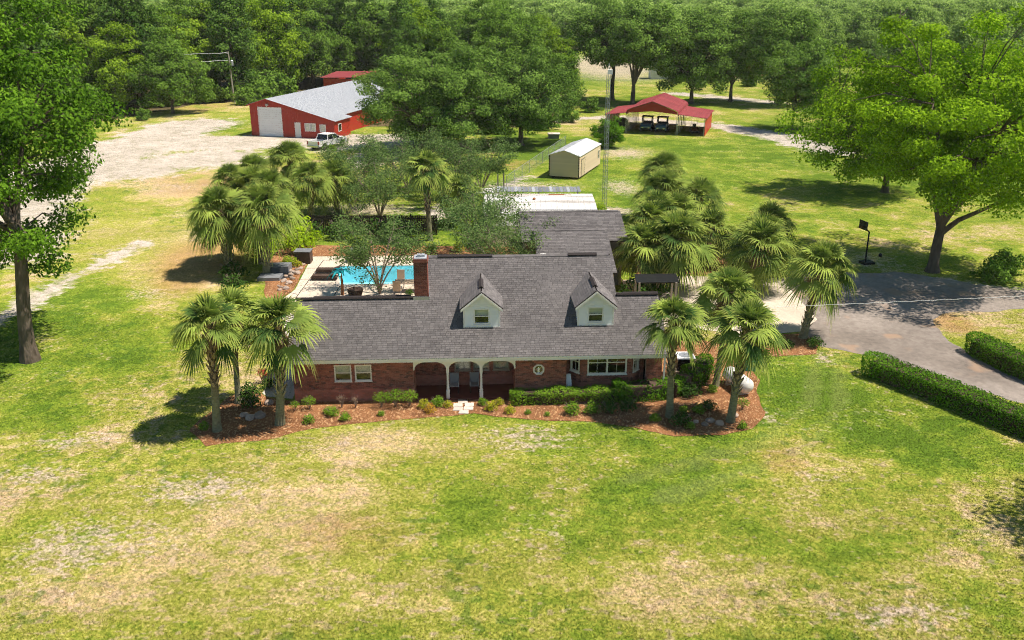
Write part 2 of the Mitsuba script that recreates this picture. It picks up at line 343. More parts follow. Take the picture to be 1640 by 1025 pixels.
bed([(-14.2, 37.4), (-15.6, 39), (-14.9, 42.5), (-13.9, 44.2), (-13.1, 43.3), (-12.75, 42.8), (-11.3, 42.3), (8.2, 43.5), (8.2, 50.5), (11.4, 51), (13.8, 49.6), (13.4, 46), (13.1, 44.1), (12.6, 40.9), (11.4, 39.2), (10, 38.6), (7.6, 38.5), (5.7, 39.3), (3.9, 39.8), (.9, 40.1), (-.6, 40.5), (-1.9, 41.0), (-2.8, 40.7), (-4.9, 40.4), (-7.9, 39.7), (-10.1, 39), (-11.6, 38.1), (-13.2, 37.7)], 1, 'orange pine straw bed along the front of the house')
bed([(13.9, 49.7), (13.9, 51.2), (17.9, 52.2), (18.6, 50.6), (17.6, 48.7), (15, 48.3)], 2, 'orange pine straw strip beside the driveway')
bed([(-16.3, 57), (-18.6, 64.4), (-19.0, 71.5), (-17.8, 72.6), (-6.5, 72.4), (.5, 72), (1.5, 69.5), (-1.5, 70), (-10, 69.5), (-15.9, 69.3), (-15.4, 60.8)], 4, 'orange pine straw bed behind the pool')
bed([(9.2, 64.2), (9.5, 70), (15.9, 70), (19, 65.4), (19, 63.9), (12.9, 64.5)], 5, 'orange pine straw bed under the palms behind the garage apron')

# pool, deck
deck = setting('pool_deck', MB().sheet(DECK.difference(POOL.buffer(.3)), .024), 'concrete', label='pale concrete deck around the pool')
g = MB()
for (a, b) in [((-14.85, 57), (-14.75, 68.1)), ((-14.75, 68.1), (-10.5, 68.4)), ((-15.9, 63.2), (-14.8, 63.2)), ((-15.9, 66), (-14.8, 66)), ((-14.8, 61.2), (-12.6, 61.2)), ((-12.3, 56), (-12.3, 61.6)), ((-16, 60.4), (-14.8, 59.6))]:
    a, b = V(*a, .026), V(*b, .026); d = unit(b - a); s = np.cross(d, UP) * .03; g.quad(a - s, b - s, b + s, a + s)
part(deck, 'joint', g, 'dark_wood', kind='stuff')
pool = thing('swimming_pool', 'rectangular swimming pool with bright turquoise water', 'swimming pool')
g = MB(); g.prism(POOL.buffer(.3).difference(POOL), (0, 0, 0), (1, 0, 0), (0, 1, 0), (0, 0, .045)); part(pool, 'coping', g, 'pool_edge')
g = MB(); c = np.array(POOL.exterior.coords)[:-1]; k = np.arange(4)
g.add(np.vstack([np.hstack([c, np.full((4, 1), .0)]), np.hstack([c, np.full((4, 1), -1.3)])]), np.stack([k, (k + 1) % 4, (k + 1) % 4 + 4, k + 4], 1)); g.sheet(POOL, -1.3)
part(pool, 'basin', g, 'plaster')
part(pool, 'water', MB().sheet(POOL.buffer(-.005), -.12), 'water')

# ------------------------------------------------------------------ house
HM = rotz(2.66, (-11.22, 42.18, 0))
X, Y, Z = np.eye(3)
house = thing('brick_house', 'brick house with grey shingle roof, two white dormers and an arched porch', 'house')


def bricks(mb, poly, o, a, n, proud=.009, bl=.205, bh=.068, joint=.010):
    """Running-bond bricks over a polygon in the plane (along a, up), each standing proud of the mortar."""
    o, a, n = np.asarray(o, float), np.asarray(a, float), np.asarray(n, float)
    if poly.is_empty: return
    x0, z0, x1, z1 = poly.bounds; pp = prep(poly)
    for r in range(int((z1 - z0) / (bh + joint)) + 1):
        z = z0 + r * (bh + joint); x = x0 - (.5 * (bl + joint) if r % 2 else 0)
        while x < x1:
            q = rect(x, z, x + bl, z + bh)
            if pp.contains(q): bb = [(x, z, x + bl, z + bh)]
            elif pp.intersects(q):
                i = poly.intersection(q); bb = [gg.bounds for gg in getattr(i, 'geoms', [i]) if gg.area > .1 * bl * bh]
            else: bb = []
            for (p0, q0, p1, q1) in bb:
                mb.ob(o + a * p0 + Z * q0 + n * .001, a * (p1 - p0), Z * (q1 - q0), n * (proud + .004 * mb.r.random()))
            x += bl + joint


def wall(parent, poly, o, a, n, M, name='wall', thick=.2):
    w = part(parent, name, MB().prism(poly, o, a, Z, -np.asarray(n, float) * thick), 'mortar', M)
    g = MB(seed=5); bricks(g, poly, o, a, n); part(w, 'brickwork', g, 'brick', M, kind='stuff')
    return w


def shingles(mb, poly, o, a, s, n, ex=.145, tab=.25):
    """Courses of tabs up a slope: poly in (along a, up the slope s)."""
    o, a, s, n = (np.asarray(q, float) for q in (o, a, s, n))
    x0, y0, x1, y1 = poly.bounds; pp = prep(poly)
    for r in range(int((y1 - y0) / ex) + 1):
        y = y0 + r * ex; x = x0 - mb.r.random() * tab; lift = .004 * mb.r.random()
        while x < x1:
            w = tab * (.8 + .4 * mb.r.random()); q = rect(x, y, x + w - .012, min(y + ex + .03, y1))
            if pp.contains(q): bb = [q.bounds]
            elif pp.intersects(q):
                i = poly.intersection(q); bb = [gg.bounds for gg in getattr(i, 'geoms', [i]) if gg.area > .002]
            else: bb = []
            for (p0, q0, p1, q1) in bb:
                h = .022 + lift + .004 * mb.r.random(); A, B = o + a * p0 + s * q0, o + a * p1 + s * q0; C, D = o + a * p1 + s * q1, o + a * p0 + s * q1
                mb.add([A + n * h, B + n * h, C + n * .004, D + n * .004, A, B], [[0, 1, 2], [0, 2, 3], [4, 5, 1], [4, 1, 0], [5, 2, 1], [4, 0, 3]])
            x += w


def window(parent, o, a, n, w, h, M, rail=.5, blind=.5, muntins=0, mullion=False, fw=.06, trim='white_paint', proud=.03):
    """A window in an opening: frame with children pane, sash rail and blind. o is the lower corner on the wall face."""
    o, a, n = (np.asarray(q, float) for q in (o, a, n)); g = MB(); d = n * (proud + .09); o2 = o - n * .09
    g.ob(o2, a * w, Z * fw, d); g.ob(o2 + Z * (h - fw), a * w, Z * fw, d); g.ob(o2 + Z * fw, a * fw, Z * (h - 2 * fw), d); g.ob(o2 + Z * fw + a * (w - fw), a * fw, Z * (h - 2 * fw), d)
    if mullion: g.ob(o2 + Z * fw + a * (w / 2 - fw * .6), a * fw * 1.2, Z * (h - 2 * fw), d)
    g.ob(o - a * .03 - Z * .035, a * (w + .06), Z * .034, n * (proud + .04))
    k = part(parent, 'window', g, trim, M)
    i = o - n * .05
    part(k, 'pane', MB().quad(i + a * fw + Z * fw, i + a * (w - fw) + Z * fw, i + a * (w - fw) + Z * (h - fw), i + a * fw + Z * (h - fw)), 'pane', M)
    if rail:
        g = MB(); g.ob(o - n * .045 + a * fw + Z * (h * rail - .02), a * (w - 2 * fw), Z * .045, n * .05)
        for q in range(muntins):
            g.ob(o - n * .04 + a * (w * (q + 1) / (muntins + 1) - .008) + Z * fw, a * .016, Z * (h - 2 * fw), n * .02)
        part(k, 'sash_rail', g, trim, M)
    if blind:
        g = MB(); nb = max(3, int(h * blind / .06))
        for q in range(nb):
            g.ob(o - n * .16 + a * .02 + Z * (h - fw - (q + 1) * .06), a * (w - .04), Z * .05, n * .012 + Z * .006)
        part(k, 'blind', g, 'blind', M)
    return k


# front walls, in house metres (x along the front, y into the house)
WIN_L = [(2.2, 1.13, .86, .91), (3.24, 1.13, .84, .9)]
left_poly = rect(.12, 0, 6.2, 2.3)
for (x, z, w, h) in WIN_L: left_poly = left_poly.difference(rect(x, z, x + w, z + h))
wall(house, left_poly, (0, 0, 0), X, -Y, HM)
for (x, z, w, h) in WIN_L: window(house, (x, 0, z), X, -Y, w, h, HM)
octa = Polygon([(12.6 + .31 * math.cos(t), 1.585 + .31 * math.sin(t)) for t in np.arange(8) * math.pi / 4 + math.pi / 8])
wall(house, rect(11.4, 0, 14.02, 2.3).difference(octa), (0, 0, 0), X, -Y, HM)
ring = MB(); ring.prism(octa.difference(octa.buffer(-.075, join_style=2)), (0, -.04, 0), X, Z, Y * .1); ok = part(house, 'window', ring, 'white_paint', HM, label='octagonal window')
part(ok, 'pane', MB().prism(octa.buffer(-.07, join_style=2), (0, .03, 0), X, Z, Y * .004), 'pane', HM)
part(ok, 'glass_ornament', MB().ob((12.55, .05, 1.36), (.1, 0, 0), (0, .02, 0), (0, 0, .28)).ob((12.57, .05, 1.64), (.06, 0, 0), (0, .02, 0), (0, 0, .07)), 'white_siding', HM)
# porch recess: side walls and back wall with windows
PW = [(8.27, .93, .84, .95), (9.26, .93, .84, .95), (10.3, .93, .86, .95)]
back = rect(6.0, 0, 11.6, 2.3)
for (x, z, w, h) in PW: back = back.difference(rect(x, z, x + w, z + h))
wall(house, back, (0, 1.6, 0), X, -Y, HM)
for (x, z, w, h) in PW: window(house, (x, 1.6, z), X, -Y, w, h, HM, rail=0, blind=.9, trim='pole_wood')
wall(house, rect(.2, 0, 1.6, 2.3), (6.2, 0, 0), Y, X, HM)
wall(house, rect(.2, 0, 1.6, 2.3), (11.4, 0, 0), Y, -X, HM)
part(house, 'porch_floor', MB().box(6.2, 11.4, -.12, 1.6, 0, .1), 'porch_tile', HM)
part(house, 'porch_ceiling', MB().box(6.2, 11.4, .1, 1.6, 2.27, 2.29), 'white_paint', HM)
# arched valance and turned columns
val = rect(6.2, 1.7, 11.4, 2.305)
for x0, x1 in ((6.26, 7.87), (8.01, 9.58), (9.72, 11.34)):
    c, r = (x0 + x1) / 2, (x1 - x0) / 2
    arch = Polygon([(x0, 1.0), (x1, 1.0)] + [(c + r * math.cos(t), 1.72 + .45 * math.sin(t) ** .8) for t in np.linspace(0, math.pi, 25)])
    val = val.difference(arch)
part(house, 'arched_valance', MB().prism(val, (0, -.10, 0), X, Z, Y * .12), 'white_paint', HM)
for x in (7.94, 9.65):
    g = MB(); g.box(x - .09, x + .09, -.13, .05, .1, .55).box(x - .075, x + .075, -.115, .035, 1.5, 1.75)
    g.lathe([(.085, .55), (.06, .6), (.075, .68), (.062, .8), (.05, 1.3), (.065, 1.42), (.05, 1.46), (.07, 1.5)], (x, -.04, 0)); part(house, 'porch_column', g, 'white_paint', HM)
# bay in its recess
wall(house, rect(0, 0, .95, 2.3), (14.02, .0, 0), Y, X, HM)
BAY = [V(14.02, .95, 0), V(14.25, .95, 0), V(14.85, .3, 0), V(17.45, .3, 0), V(18.0, .9, 0), V(18.2, .9, 0)]
for i in range(5):
    a = BAY[i + 1] - BAY[i]; L = np.linalg.norm(a); a = a / L; n = V(a[1], -a[0], 0)
    op = {1: (.12, 1.17, L - .24, .95), 2: (.3, 1.12, 2.05, 1.05), 3: (.12, 1.17, L - .24, .95)}.get(i)
    q = rect(0, 0, L, 2.3)
    if op: q = q.difference(rect(op[0], op[1], op[0] + op[2], op[1] + op[3]))
    wall(house, q, BAY[i], a, n, HM)
    if op: window(house, BAY[i] + a * op[0] + Z * op[1], a, n, op[2], op[3], HM, rail=.62, blind=.0, muntins=3 if i == 2 else 1, mullion=i == 2, fw=.075)
wall(house, rect(0, 0, .82, 2.3), (18.2, .25, 0), X, -Y, HM)
part(house, 'corner_post', MB().box(19.06, 19.15, -.05, .04, 0, 2.3), 'white_paint', HM)
# side and rear walls
wall(house, rect(.2, 0, 6.5, 2.3), (.12, 0, 0), Y, -X, HM)
wall(house, rect(.25, 0, 6.5, 2.3), (19.02, 0, 0), Y, X, HM)
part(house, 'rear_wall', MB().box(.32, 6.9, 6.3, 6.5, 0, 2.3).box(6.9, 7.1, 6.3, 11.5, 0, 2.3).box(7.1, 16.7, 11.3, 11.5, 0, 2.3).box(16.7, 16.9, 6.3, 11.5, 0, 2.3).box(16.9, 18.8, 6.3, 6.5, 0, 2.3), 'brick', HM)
part(house, 'floor', MB().box(.3, 6.0, .22, 6.3, -.02, .03).box(6.0, 18.8, 1.9, 6.3, -.02, .03), 'dark_room', HM)
part(house, 'soffit', MB().box(.0, 19.1, -.42, .0, 2.30, 2.315).box(14.02, 18.4, 0, 1.0, 2.29, 2.305), 'white_paint', HM)
part(house, 'fascia', MB().box(-.02, 19.2, -.47, -.44, 2.29, 2.51), 'white_paint', HM)
part(house, 'gutter', MB().box(-.02, 19.2, -.505, -.475, 2.44, 2.50), 'white_siding', HM)
# roof: one front plane, wings lower than the middle
SL = math.radians(30); CS, SN, TN = math.cos(SL), math.sin(SL), math.tan(SL)
E0 = V(0, -.5, 2.50); SD, SNn = V(0, CS, SN), V(0, -SN, CS)
WR, CR = 3.1, 5.65   # ridges of the wings and of the middle
lw, lc = (WR + .5) / CS, (CR + .5) / CS
front = Polygon([(0, 0), (19.2, 0), (19.2, lw), (16.95, lw), (16.95, lc), (6.85, lc), (6.85, lw), (0, lw)])
slab = MB(); slab.prism(front, E0, X, SD, -SNn * .1)
bs = V(0, -CS, SN); bn = V(0, SN, CS)
lb = 4.0
slab.prism(rect(0, -.2, 6.85, lb), V(0, WR, 2.5 + (WR + .5) * TN), X, V(0, CS, -SN), -bn * .1)
slab.prism(rect(16.95, -.2, 19.2, lb), V(0, WR, 2.5 + (WR + .5) * TN), X, V(0, CS, -SN), -bn * .1)
slab.prism(rect(6.85, -.05, 16.95, 7.2), V(0, CR, 2.5 + (CR + .5) * TN), X, V(0, CS, -SN), -bn * .1)
roof = part(house, 'roof', slab, 'shingle_under', HM)
DORM = [(8.79, 10.66), (14.69, 16.56)]
sh = MB(seed=21); shp = front
for x0, x1 in DORM: shp = shp.difference(Polygon([(x0 + .06, 1.99), (x1 - .06, 1.99), (x1 - .06, 3.6), ((x0 + x1) / 2, 5.6), (x0 + .06, 3.6)]))
shingles(sh, shp, E0 + SNn * .002, X, SD, SNn)
shingles(sh, rect(0, 0, 6.85, lb), V(0, WR, 2.5 + (WR + .5) * TN) + V(0, CS, -SN) * lb + bn * .002, X, bs, bn, .2, .5)
shingles(sh, rect(16.95, 0, 19.2, lb), V(0, WR, 2.5 + (WR + .5) * TN) + V(0, CS, -SN) * lb + bn * .002, X, bs, bn, .2, .5)
part(roof, 'shingles', sh, 'shingle', HM, kind='stuff')


def ridge(parent, x0, x1, y, z, M, slope=SL, mat_='shingle', w=.17):
    g = MB(); c, s = math.cos(slope), math.sin(slope)
    for k in range(int((x1 - x0) / .25)):
        xx = x0 + k * .25; g.ob((xx, y, z + .04), (.26, 0, 0), (0, -w * c, -w * s), (0, 0, .018 + .006 * (k % 2))); g.ob((xx, y, z + .04), (.26, 0, 0), (0, w * c, -w * s), (0, 0, .018 + .006 * (k % 2)))
    return part(parent, 'ridge_cap', g, mat_, M)


zw, zc = 2.5 + (WR + .5) * TN, 2.5 + (CR + .5) * TN
ridge(roof, 0, 6.1, WR, zw, HM); ridge(roof, 17.0, 19.2, WR, zw, HM); ridge(roof, 6.85, 16.95, CR, zc, HM)
for x0, x1, y, z in ((7.4, 10.4, CR, zc), (14.6, 16.2, CR, zc), (17.3, 19.2, WR, zw), (.9, 6.0, WR, zw)):
    part(roof, 'ridge_vent', MB().ob((x0, y - .16, z - .02), (x1 - x0, 0, 0), (0, .16, .075), (0, -.02, .06)).ob((x0, y, z + .055), (x1 - x0, 0, 0), (0, .16, -.075), (0, 0, .06)), 'shingle_under', HM)
# gable walls of the taller middle
for x in (6.87, 16.75):
    part(house, 'gable_wall', MB().prism(Polygon([(2.4, 3.9), (CR, zc - .16), (11.4, 2.4), (6.9, 2.4), (6.9, 2.7)]), (x, 0, 0), Y, Z, X * .18), 'white_siding', HM)
for x in (.14, 18.85):
    part(house, 'gable_wall', MB().prism(Polygon([(.0, 2.3), (6.2, 2.3), (WR, zw - .12)]), (x, 0, 0), Y, Z, X * .15), 'white_siding', HM)
# chimney through the roof
ch = MB(); ch.box(6.22, 6.92, 2.95, 3.75, 2.6, 6.62)
chim = part(roof, 'chimney', ch, 'mortar', HM)
g = MB(seed=8)
for o, a, n, L in ((V(6.22, 2.95, 0), X, -Y, .7), (V(6.92, 2.95, 0), Y, X, .8), (V(6.22, 3.75, 0), -Y, -X, .8), (V(6.92, 3.75, 0), -X, Y, .7)): bricks(g, rect(0, 4.3, L, 6.5), o, a, n)
g.box(6.17, 6.97, 2.9, 3.8, 6.5, 6.6).box(6.19, 6.95, 2.92, 3.78, 6.6, 6.68)
# pieces of the chimney stay under the roof: same level as the chimney itself
part(roof, 'chimney_brickwork', g, 'brick_shaded', HM, kind='stuff')
part(roof, 'chimney_cap', MB().box(6.24, 6.9, 2.97, 3.73, 6.68, 6.72).box(6.4, 6.58, 3.2, 3.45, 6.72, 6.86).box(6.62, 6.8, 3.25, 3.5, 6.72, 6.84), 'pale_metal', HM)
part(roof, 'chimney_flashing', MB().ob((6.14, 2.87, 4.40), (.86, 0, 0), (0, .02, 0), (0, 0, .24)).ob((6.98, 2.87, 4.42), (.02, 0, 0), (0, .9, .36), (0, 0, .2)), 'galvanised', HM)
# dormers
for x0, x1 in DORM:
    c = (x0 + x1) / 2; y0 = 1.24; zb, ze, zp = 3.49, 4.62, 5.40
    wx, wz, ww, wh = c - .40, 3.66, .80, .84
    face = Polygon([(x0, zb - .08), (x1, zb - .08), (x1, ze), (c, zp), (x0, ze)])
    hole = rect(wx, wz, wx + ww, wz + wh)
    body = MB(); body.prism(face.difference(hole), (0, y0, 0), X, Z, Y * .12)
    for x in (x0, x1 - .1): body.prism(Polygon([(y0 + .12, zb - .1), (y0 + .12, ze), (3.3, ze)]), (x, 0, 0), Y, Z, X * .1)
    d = part(house, 'dormer', body, 'white_siding', HM)
    for k in range(16):
        z = zb - .02 + k * .115
        q = face.difference(hole.buffer(.07, join_style=2)).intersection(rect(x0 + .07, z, x1 - .07, z + .108))
        for gg in getattr(q, 'geoms', [q]):
            if gg.area > .002:
                b = gg.bounds if z + .108 < ze else None; m = MB()
                if b: m.add([V(b[0], y0 - .004, b[1]), V(b[2], y0 - .004, b[1]), V(b[2], y0 - .004, b[3]), V(b[0], y0 - .004, b[3]), V(b[0], y0 - .03, b[1]), V(b[2], y0 - .03, b[1]), V(b[2], y0 - .008, b[3]), V(b[0], y0 - .008, b[3])], [[4, 5, 6, 7], [0, 1, 5, 4], [1, 2, 6, 5], [2, 3, 7, 6], [3, 0, 4, 7]])
                else: m.prism(gg, (0, y0 - .003, 0), X, Z, -Y * .02)
                part(d, 'siding_board', m, 'white_siding', HM)
    part(d, 'corner_trim', MB().box(x0 - .02, x0 + .07, y0 - .035, y0 - .002, zb - .05, ze).box(x1 - .07, x1 + .02, y0 - .035, y0 - .002, zb - .05, ze).box(x0, x1, y0 - .045, y0 - .031, zb - .07, zb + .04), 'white_paint', HM)
    # window pieces at the same level
    o = V(wx, y0 - .02, wz); g = MB(); fw = .06
    g.ob(o, X * ww, Z * fw, Y * .1); g.ob(o + Z * (wh - fw), X * ww, Z * fw, Y * .1); g.ob(o + Z * fw, X * fw, Z * (wh - 2 * fw), Y * .1); g.ob(o + Z * fw + X * (ww - fw), X * fw, Z * (wh - 2 * fw), Y * .1)
    g.ob(o + X * fw + Z * (wh / 2 - .025) + Y * .02, X * (ww - 2 * fw), Z * .05, Y * .05); g.ob(o - X * .04 - Z * .04 - Y * .04, X * (ww + .08), Z * .038, Y * .06)
    part(d, 'window_frame', g, 'white_paint', HM)
    part(d, 'window_pane', MB().quad(o + Y * .06 + X * fw + Z * fw, o + Y * .06 + X * (ww - fw) + Z * fw, o + Y * .06 + X * (ww - fw) + Z * (wh - fw), o + Y * .06 + X * fw + Z * (wh - fw)), 'pane', HM)
    g = MB()
    for q in range(6): g.ob(o + Y * .17 + X * .02 + Z * (wh - .05 - (q + 1) * .06), X * (ww - .04), Z * .05, Y * .012 + Z * .006)
    part(d, 'window_blind', g, 'blind', HM)
    part(d, 'dark_interior', MB().box(x0 + .1, x1 - .1, 2.2, 2.22, 3.55, 4.6), 'dark_room', HM)
    # gable roof running back into the main plane
    yo = y0 - .18; slp = math.atan2(zp - ze, (x1 - x0) / 2); ov = .14; yb = lambda z: -.5 + (z - 2.5) / TN
    r, rs = MB(), MB(seed=33)
    for sgn in (-1, 1):
        ed = V(c + sgn * ((x1 - x0) / 2 + ov), yo, ze - ov * math.tan(slp)); pk = V(c, yo, zp)
        n = unit(np.cross(pk - ed, Y)) * 1.0; n = n if n[2] > 0 else -n
        A, B, C, D = ed, V(ed[0], yb(ed[2]) + .1, ed[2]), V(c, yb(zp) + .1, zp), pk
        r.add(np.array([A, B, C, D, A + n * .05, B + n * .05, C + n * .05, D + n * .05]), [[0, 1, 2, 3], [4, 5, 6, 7], [0, 1, 5, 4], [0, 3, 7, 4]])
        L = np.linalg.norm(pk - ed); pol = Polygon([(0, 0), (B[1] - yo, 0), (C[1] - yo, L), (0, L)])
        shingles(rs, pol, ed + n * .052, Y, (pk - ed) / L, n, .14, .3)
        part(d, 'rake_board', MB().ob(ed - Y * .03, pk - ed, V(0, 0, -.13), Y * .028), 'white_paint', HM)
    part(d, 'dormer_roof', r, 'shingle_under', HM); part(d, 'dormer_shingles', rs, 'shingle', HM, kind='stuff')
    part(d, 'dormer_vent', MB().ob((c - .13, y0 + .5, zp + .01), (.13, 0, .09), (0, 1.5, 0), (0, 0, .05)).ob((c, y0 + .5, zp + .10), (.13, 0, -.09), (0, 1.5, 0), (0, 0, .05)), 'shingle_under', HM)

# things at the house front
brd = MB(); brd.ob((2.75, 42.85, .03), (.42, .05, 0), (-.02, .05, 0), (-.12, .35, 1.1)); one('board', 'pale board leaning against the brick wall beside the bay window', 'board', brd, 'white_siding')
for i, (u, lab) in enumerate(((8.25, 'dark porch chair beside the left white column'), (9.3, 'dark porch chair beside the right white column'))):
    c = thing('porch_chair', lab, 'chair'); M = HM @ rotz(0, (u, .75, .1))
    part(c, 'seat', MB().box(-.25, .25, -.25, .25, .38, .43), 'slate', M); part(c, 'backrest', MB().ob((-.25, .2, .43), (.5, 0, 0), (0, .04, 0), (0, .12, .5)), 'slate', M)
    for sx in (-.22, .22):
        for sy in (-.22, .2): part(c, 'leg', MB().box(sx - .02, sx + .02, sy - .02, sy + .02, 0, .38), 'black', M)
        part(c, 'armrest', MB().box(sx - .03, sx + .03, -.24, .24, .6, .63).box(sx - .02, sx + .02, -.24, -.2, .43, .6), 'slate', M)
path = thing('stepping_stones', 'pale stepping stones leading to the porch', 'path', kind='structure')
for k, (x, y) in enumerate([(-2.75, 41.3), (-2.25, 41.35), (-2.8, 41.75), (-2.2, 41.8), (-2.55, 42.15), (-2.45, 40.95)]):
    q = [(x + a * .23 + .07 * rnd.random(), y + b * .19 + .06 * rnd.random()) for a, b in ((-1, -1), (1, -1), (1, 1), (-1, 1))]; part(path, 'stone', MB().prism(Polygon(q), (0, 0, .02), X, Y, Z * .04), 'stone_pale')

# ------------------------------------------------------------------ garage behind the house
gar = thing('garage', 'long low garage with grey shingle roofs behind the house', 'garage'); GM = rotz(2.66, (1.8, 55.6, 0))
gs = math.radians(17)


def gable(parent, x0, x1, yr, zr, l_front, l_back, M, s, ex=.19, tab=.4):
    c, sn = math.cos(s), math.sin(s); r, q = MB(), MB(seed=17)
    for sg, L in ((-1, l_front), (1, l_back)):
        a, dn, n = X, V(0, sg * c, -sn), V(0, sg * sn, c)
        r.prism(rect(x0, -.01, x1, L), (0, yr, zr), a, dn, -n * .1)
        shingles(q, rect(x0, 0, x1, L), V(0, yr, zr) + dn * L + n * .002, a, -dn, n, ex, tab)
    k = part(parent, 'roof', r, 'shingle_under', M); part(k, 'shingles', q, 'shingle', M, kind='stuff'); ridge(k, x0, x1, yr, zr, M, s)


gable(gar, -.05, 5.05, 5.6, 4.2, 5.4, 3.0, GM, gs)
gable(gar, -.9, 6.5, 8.9, 4.75, 4.1, 4.0, GM, gs)
part(gar, 'wall', MB().box(.1, .3, .8, 7, 0, 2.55).box(.3, 4.9, .8, 1, 0, 2.5).box(4.7, 4.9, 1, 7, 0, 2.55).box(-.5, .1, 6, 6.2, 0, 3.6).box(-.7, 6.3, 12.2, 12.4, 0, 3.6).box(-.7, -.5, 6, 12.2, 0, 3.6).box(6.1, 6.3, 6, 12.2, 0, 3.6), 'tan_siding', GM)
for x, y0, y1, s_ in ((.1, .8, 10, 5.6), (4.75, .8, 10, 5.6), (-.7, 5.2, 12.4, 8.9), (6.15, 5.2, 12.4, 8.9)):
    zr = 4.1 if s_ == 5.6 else 4.65
    part(gar, 'gable_wall', MB().prism(Polygon([(y0, 2.6), (y0, zr - (s_ - y0) * math.tan(gs)), (s_, zr), (min(y1, s_ + 3.4), zr - (min(y1, s_ + 3.4) - s_) * math.tan(gs)), (min(y1, s_ + 3.4), 2.6)]), (x, 0, 0), Y, Z, X * .12), 'tan_siding', GM)
part(gar, 'side_wall', MB().box(4.9, 6.2, 6, 6.2, 0, 3.6), 'slate', GM); part(gar, 'roof_vent', MB().box(.15, .5, 1.5, 1.8, 2.9, 3.6), 'white_paint', GM); part(gar, 'vent_pipe', MB().tube([(1.0, 1.6, 2.9), (1.0, 1.6, 3.55)], .04, 8), 'galvanised', GM)  # side wall darker than the tan walls, shade put into its colour
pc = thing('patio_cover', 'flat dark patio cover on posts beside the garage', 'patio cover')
part(pc, 'roof', MB().ob((7.9, 54.8, 2.36), (2.75, .12, 0), (.1, 1.8, 0), (0, 0, .08)), 'black')  # near-black roof, shade of the palms put into its colour
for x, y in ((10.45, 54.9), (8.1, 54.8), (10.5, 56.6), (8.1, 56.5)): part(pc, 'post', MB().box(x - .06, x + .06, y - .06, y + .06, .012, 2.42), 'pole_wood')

# white outbuilding with a rounded roof, corrugated lean-to behind it
qh = thing('outbuilding', 'low white metal outbuilding with a rounded weathered roof behind the garage', 'outbuilding')
prof = [(72.2, 0), (72.2, 1.75), (72.35, 2.2), (72.75, 2.55), (73.4, 2.8), (74.5, 2.98), (76, 3.05), (78.6, 3.05), (78.9, 2.95), (78.9, 0)]
g = MB(); pts = np.array(prof[1:-1]); n = len(pts)
for x0, x1 in zip(np.linspace(-2.4, 7.05, 9)[:-1], np.linspace(-2.4, 7.05, 9)[1:]):
    k = np.arange(n - 1); off = .0; g.add(np.vstack([np.c_[np.full(n, x0), pts], np.c_[np.full(n, x1 - .0), pts]]), np.stack([k, k + 1, k + 1 + n, k + n], 1))
part(qh, 'roof', g, 'weathered')
g = MB()
for yy, zz in ((72.38, 2.27), (72.8, 2.6), (73.4, 2.83)): g.tube([(-2.42, yy, zz), (7.08, yy, zz)], .035, 5)
part(qh, 'roof_band', g, 'pale_metal')
g = MB()
for x in np.arange(-2.2, 7.0, .46):
    for (ya, za), (yb_, zb_) in zip(prof[2:8], prof[3:9]): g.ob((x, ya, za), (.05, 0, 0), (0, yb_ - ya, zb_ - za), (0, -.012, .022))
part(qh, 'roof_rib', g, 'weathered', kind='stuff')
part(qh, 'wall', MB().prism(Polygon([(a + (.03 if a < 75 else -.03), max(b - .04, 0)) for a, b in prof]), (-2.35, 0, 0), Y, Z, X * .05).prism(Polygon([(a + (.03 if a < 75 else -.03), max(b - .04, 0)) for a, b in prof]), (6.95, 0, 0), Y, Z, X * .05).box(-2.3, 6.95, 72.22, 72.27, 0, 1.75).box(-2.3, 6.95, 78.8, 78.86, 0, 2.9), 'white_siding')
part(qh, 'rust_strip', MB().ob((-1.2, 78.0, 3.06), (6.4, 0, 0), (0, .12, 0), (0, 0, .02)).ob((3.2, 78.1, 3.06), (1.4, 0, 0), (0, .25, 0), (0, 0, .025)), 'rust'); part(qh, 'vent_hood', MB().lathe([(.12, 0), (.12, .1), (.16, .12), (.02, .2)], (1.9, 76.2, 3.04), sides=10), 'rust')
lt = thing('lean_to_roof', 'ribbed grey metal lean-to roof behind the white outbuilding', 'roof')
for k in range(24):
    x = -1.3 + k * .31; part(lt, 'panel', MB().ob((x, 79.0, 3.12 + .02 * (k % 2)), (.27, 0, 0), (-.05, 1.6, .12), (0, 0, .03)), 'grey_metal' if (k * 7) % 5 else 'pale_metal')
for x in (-1.2, 2.4, 5.9): part(lt, 'post', MB().box(x - .05, x + .05, 80.4, 80.5, 0, 3.15), 'pole_wood')
tarp = thing('metal_sheet', 'bright loose roofing sheet lying over the lean-to beside the rounded roof', 'sheet'); put(tarp, MB().ob((-3.2, 78.9, 3.0), (1.7, 0, .1), (.1, 1.4, .12), (0, 0, .03)), 'weathered')

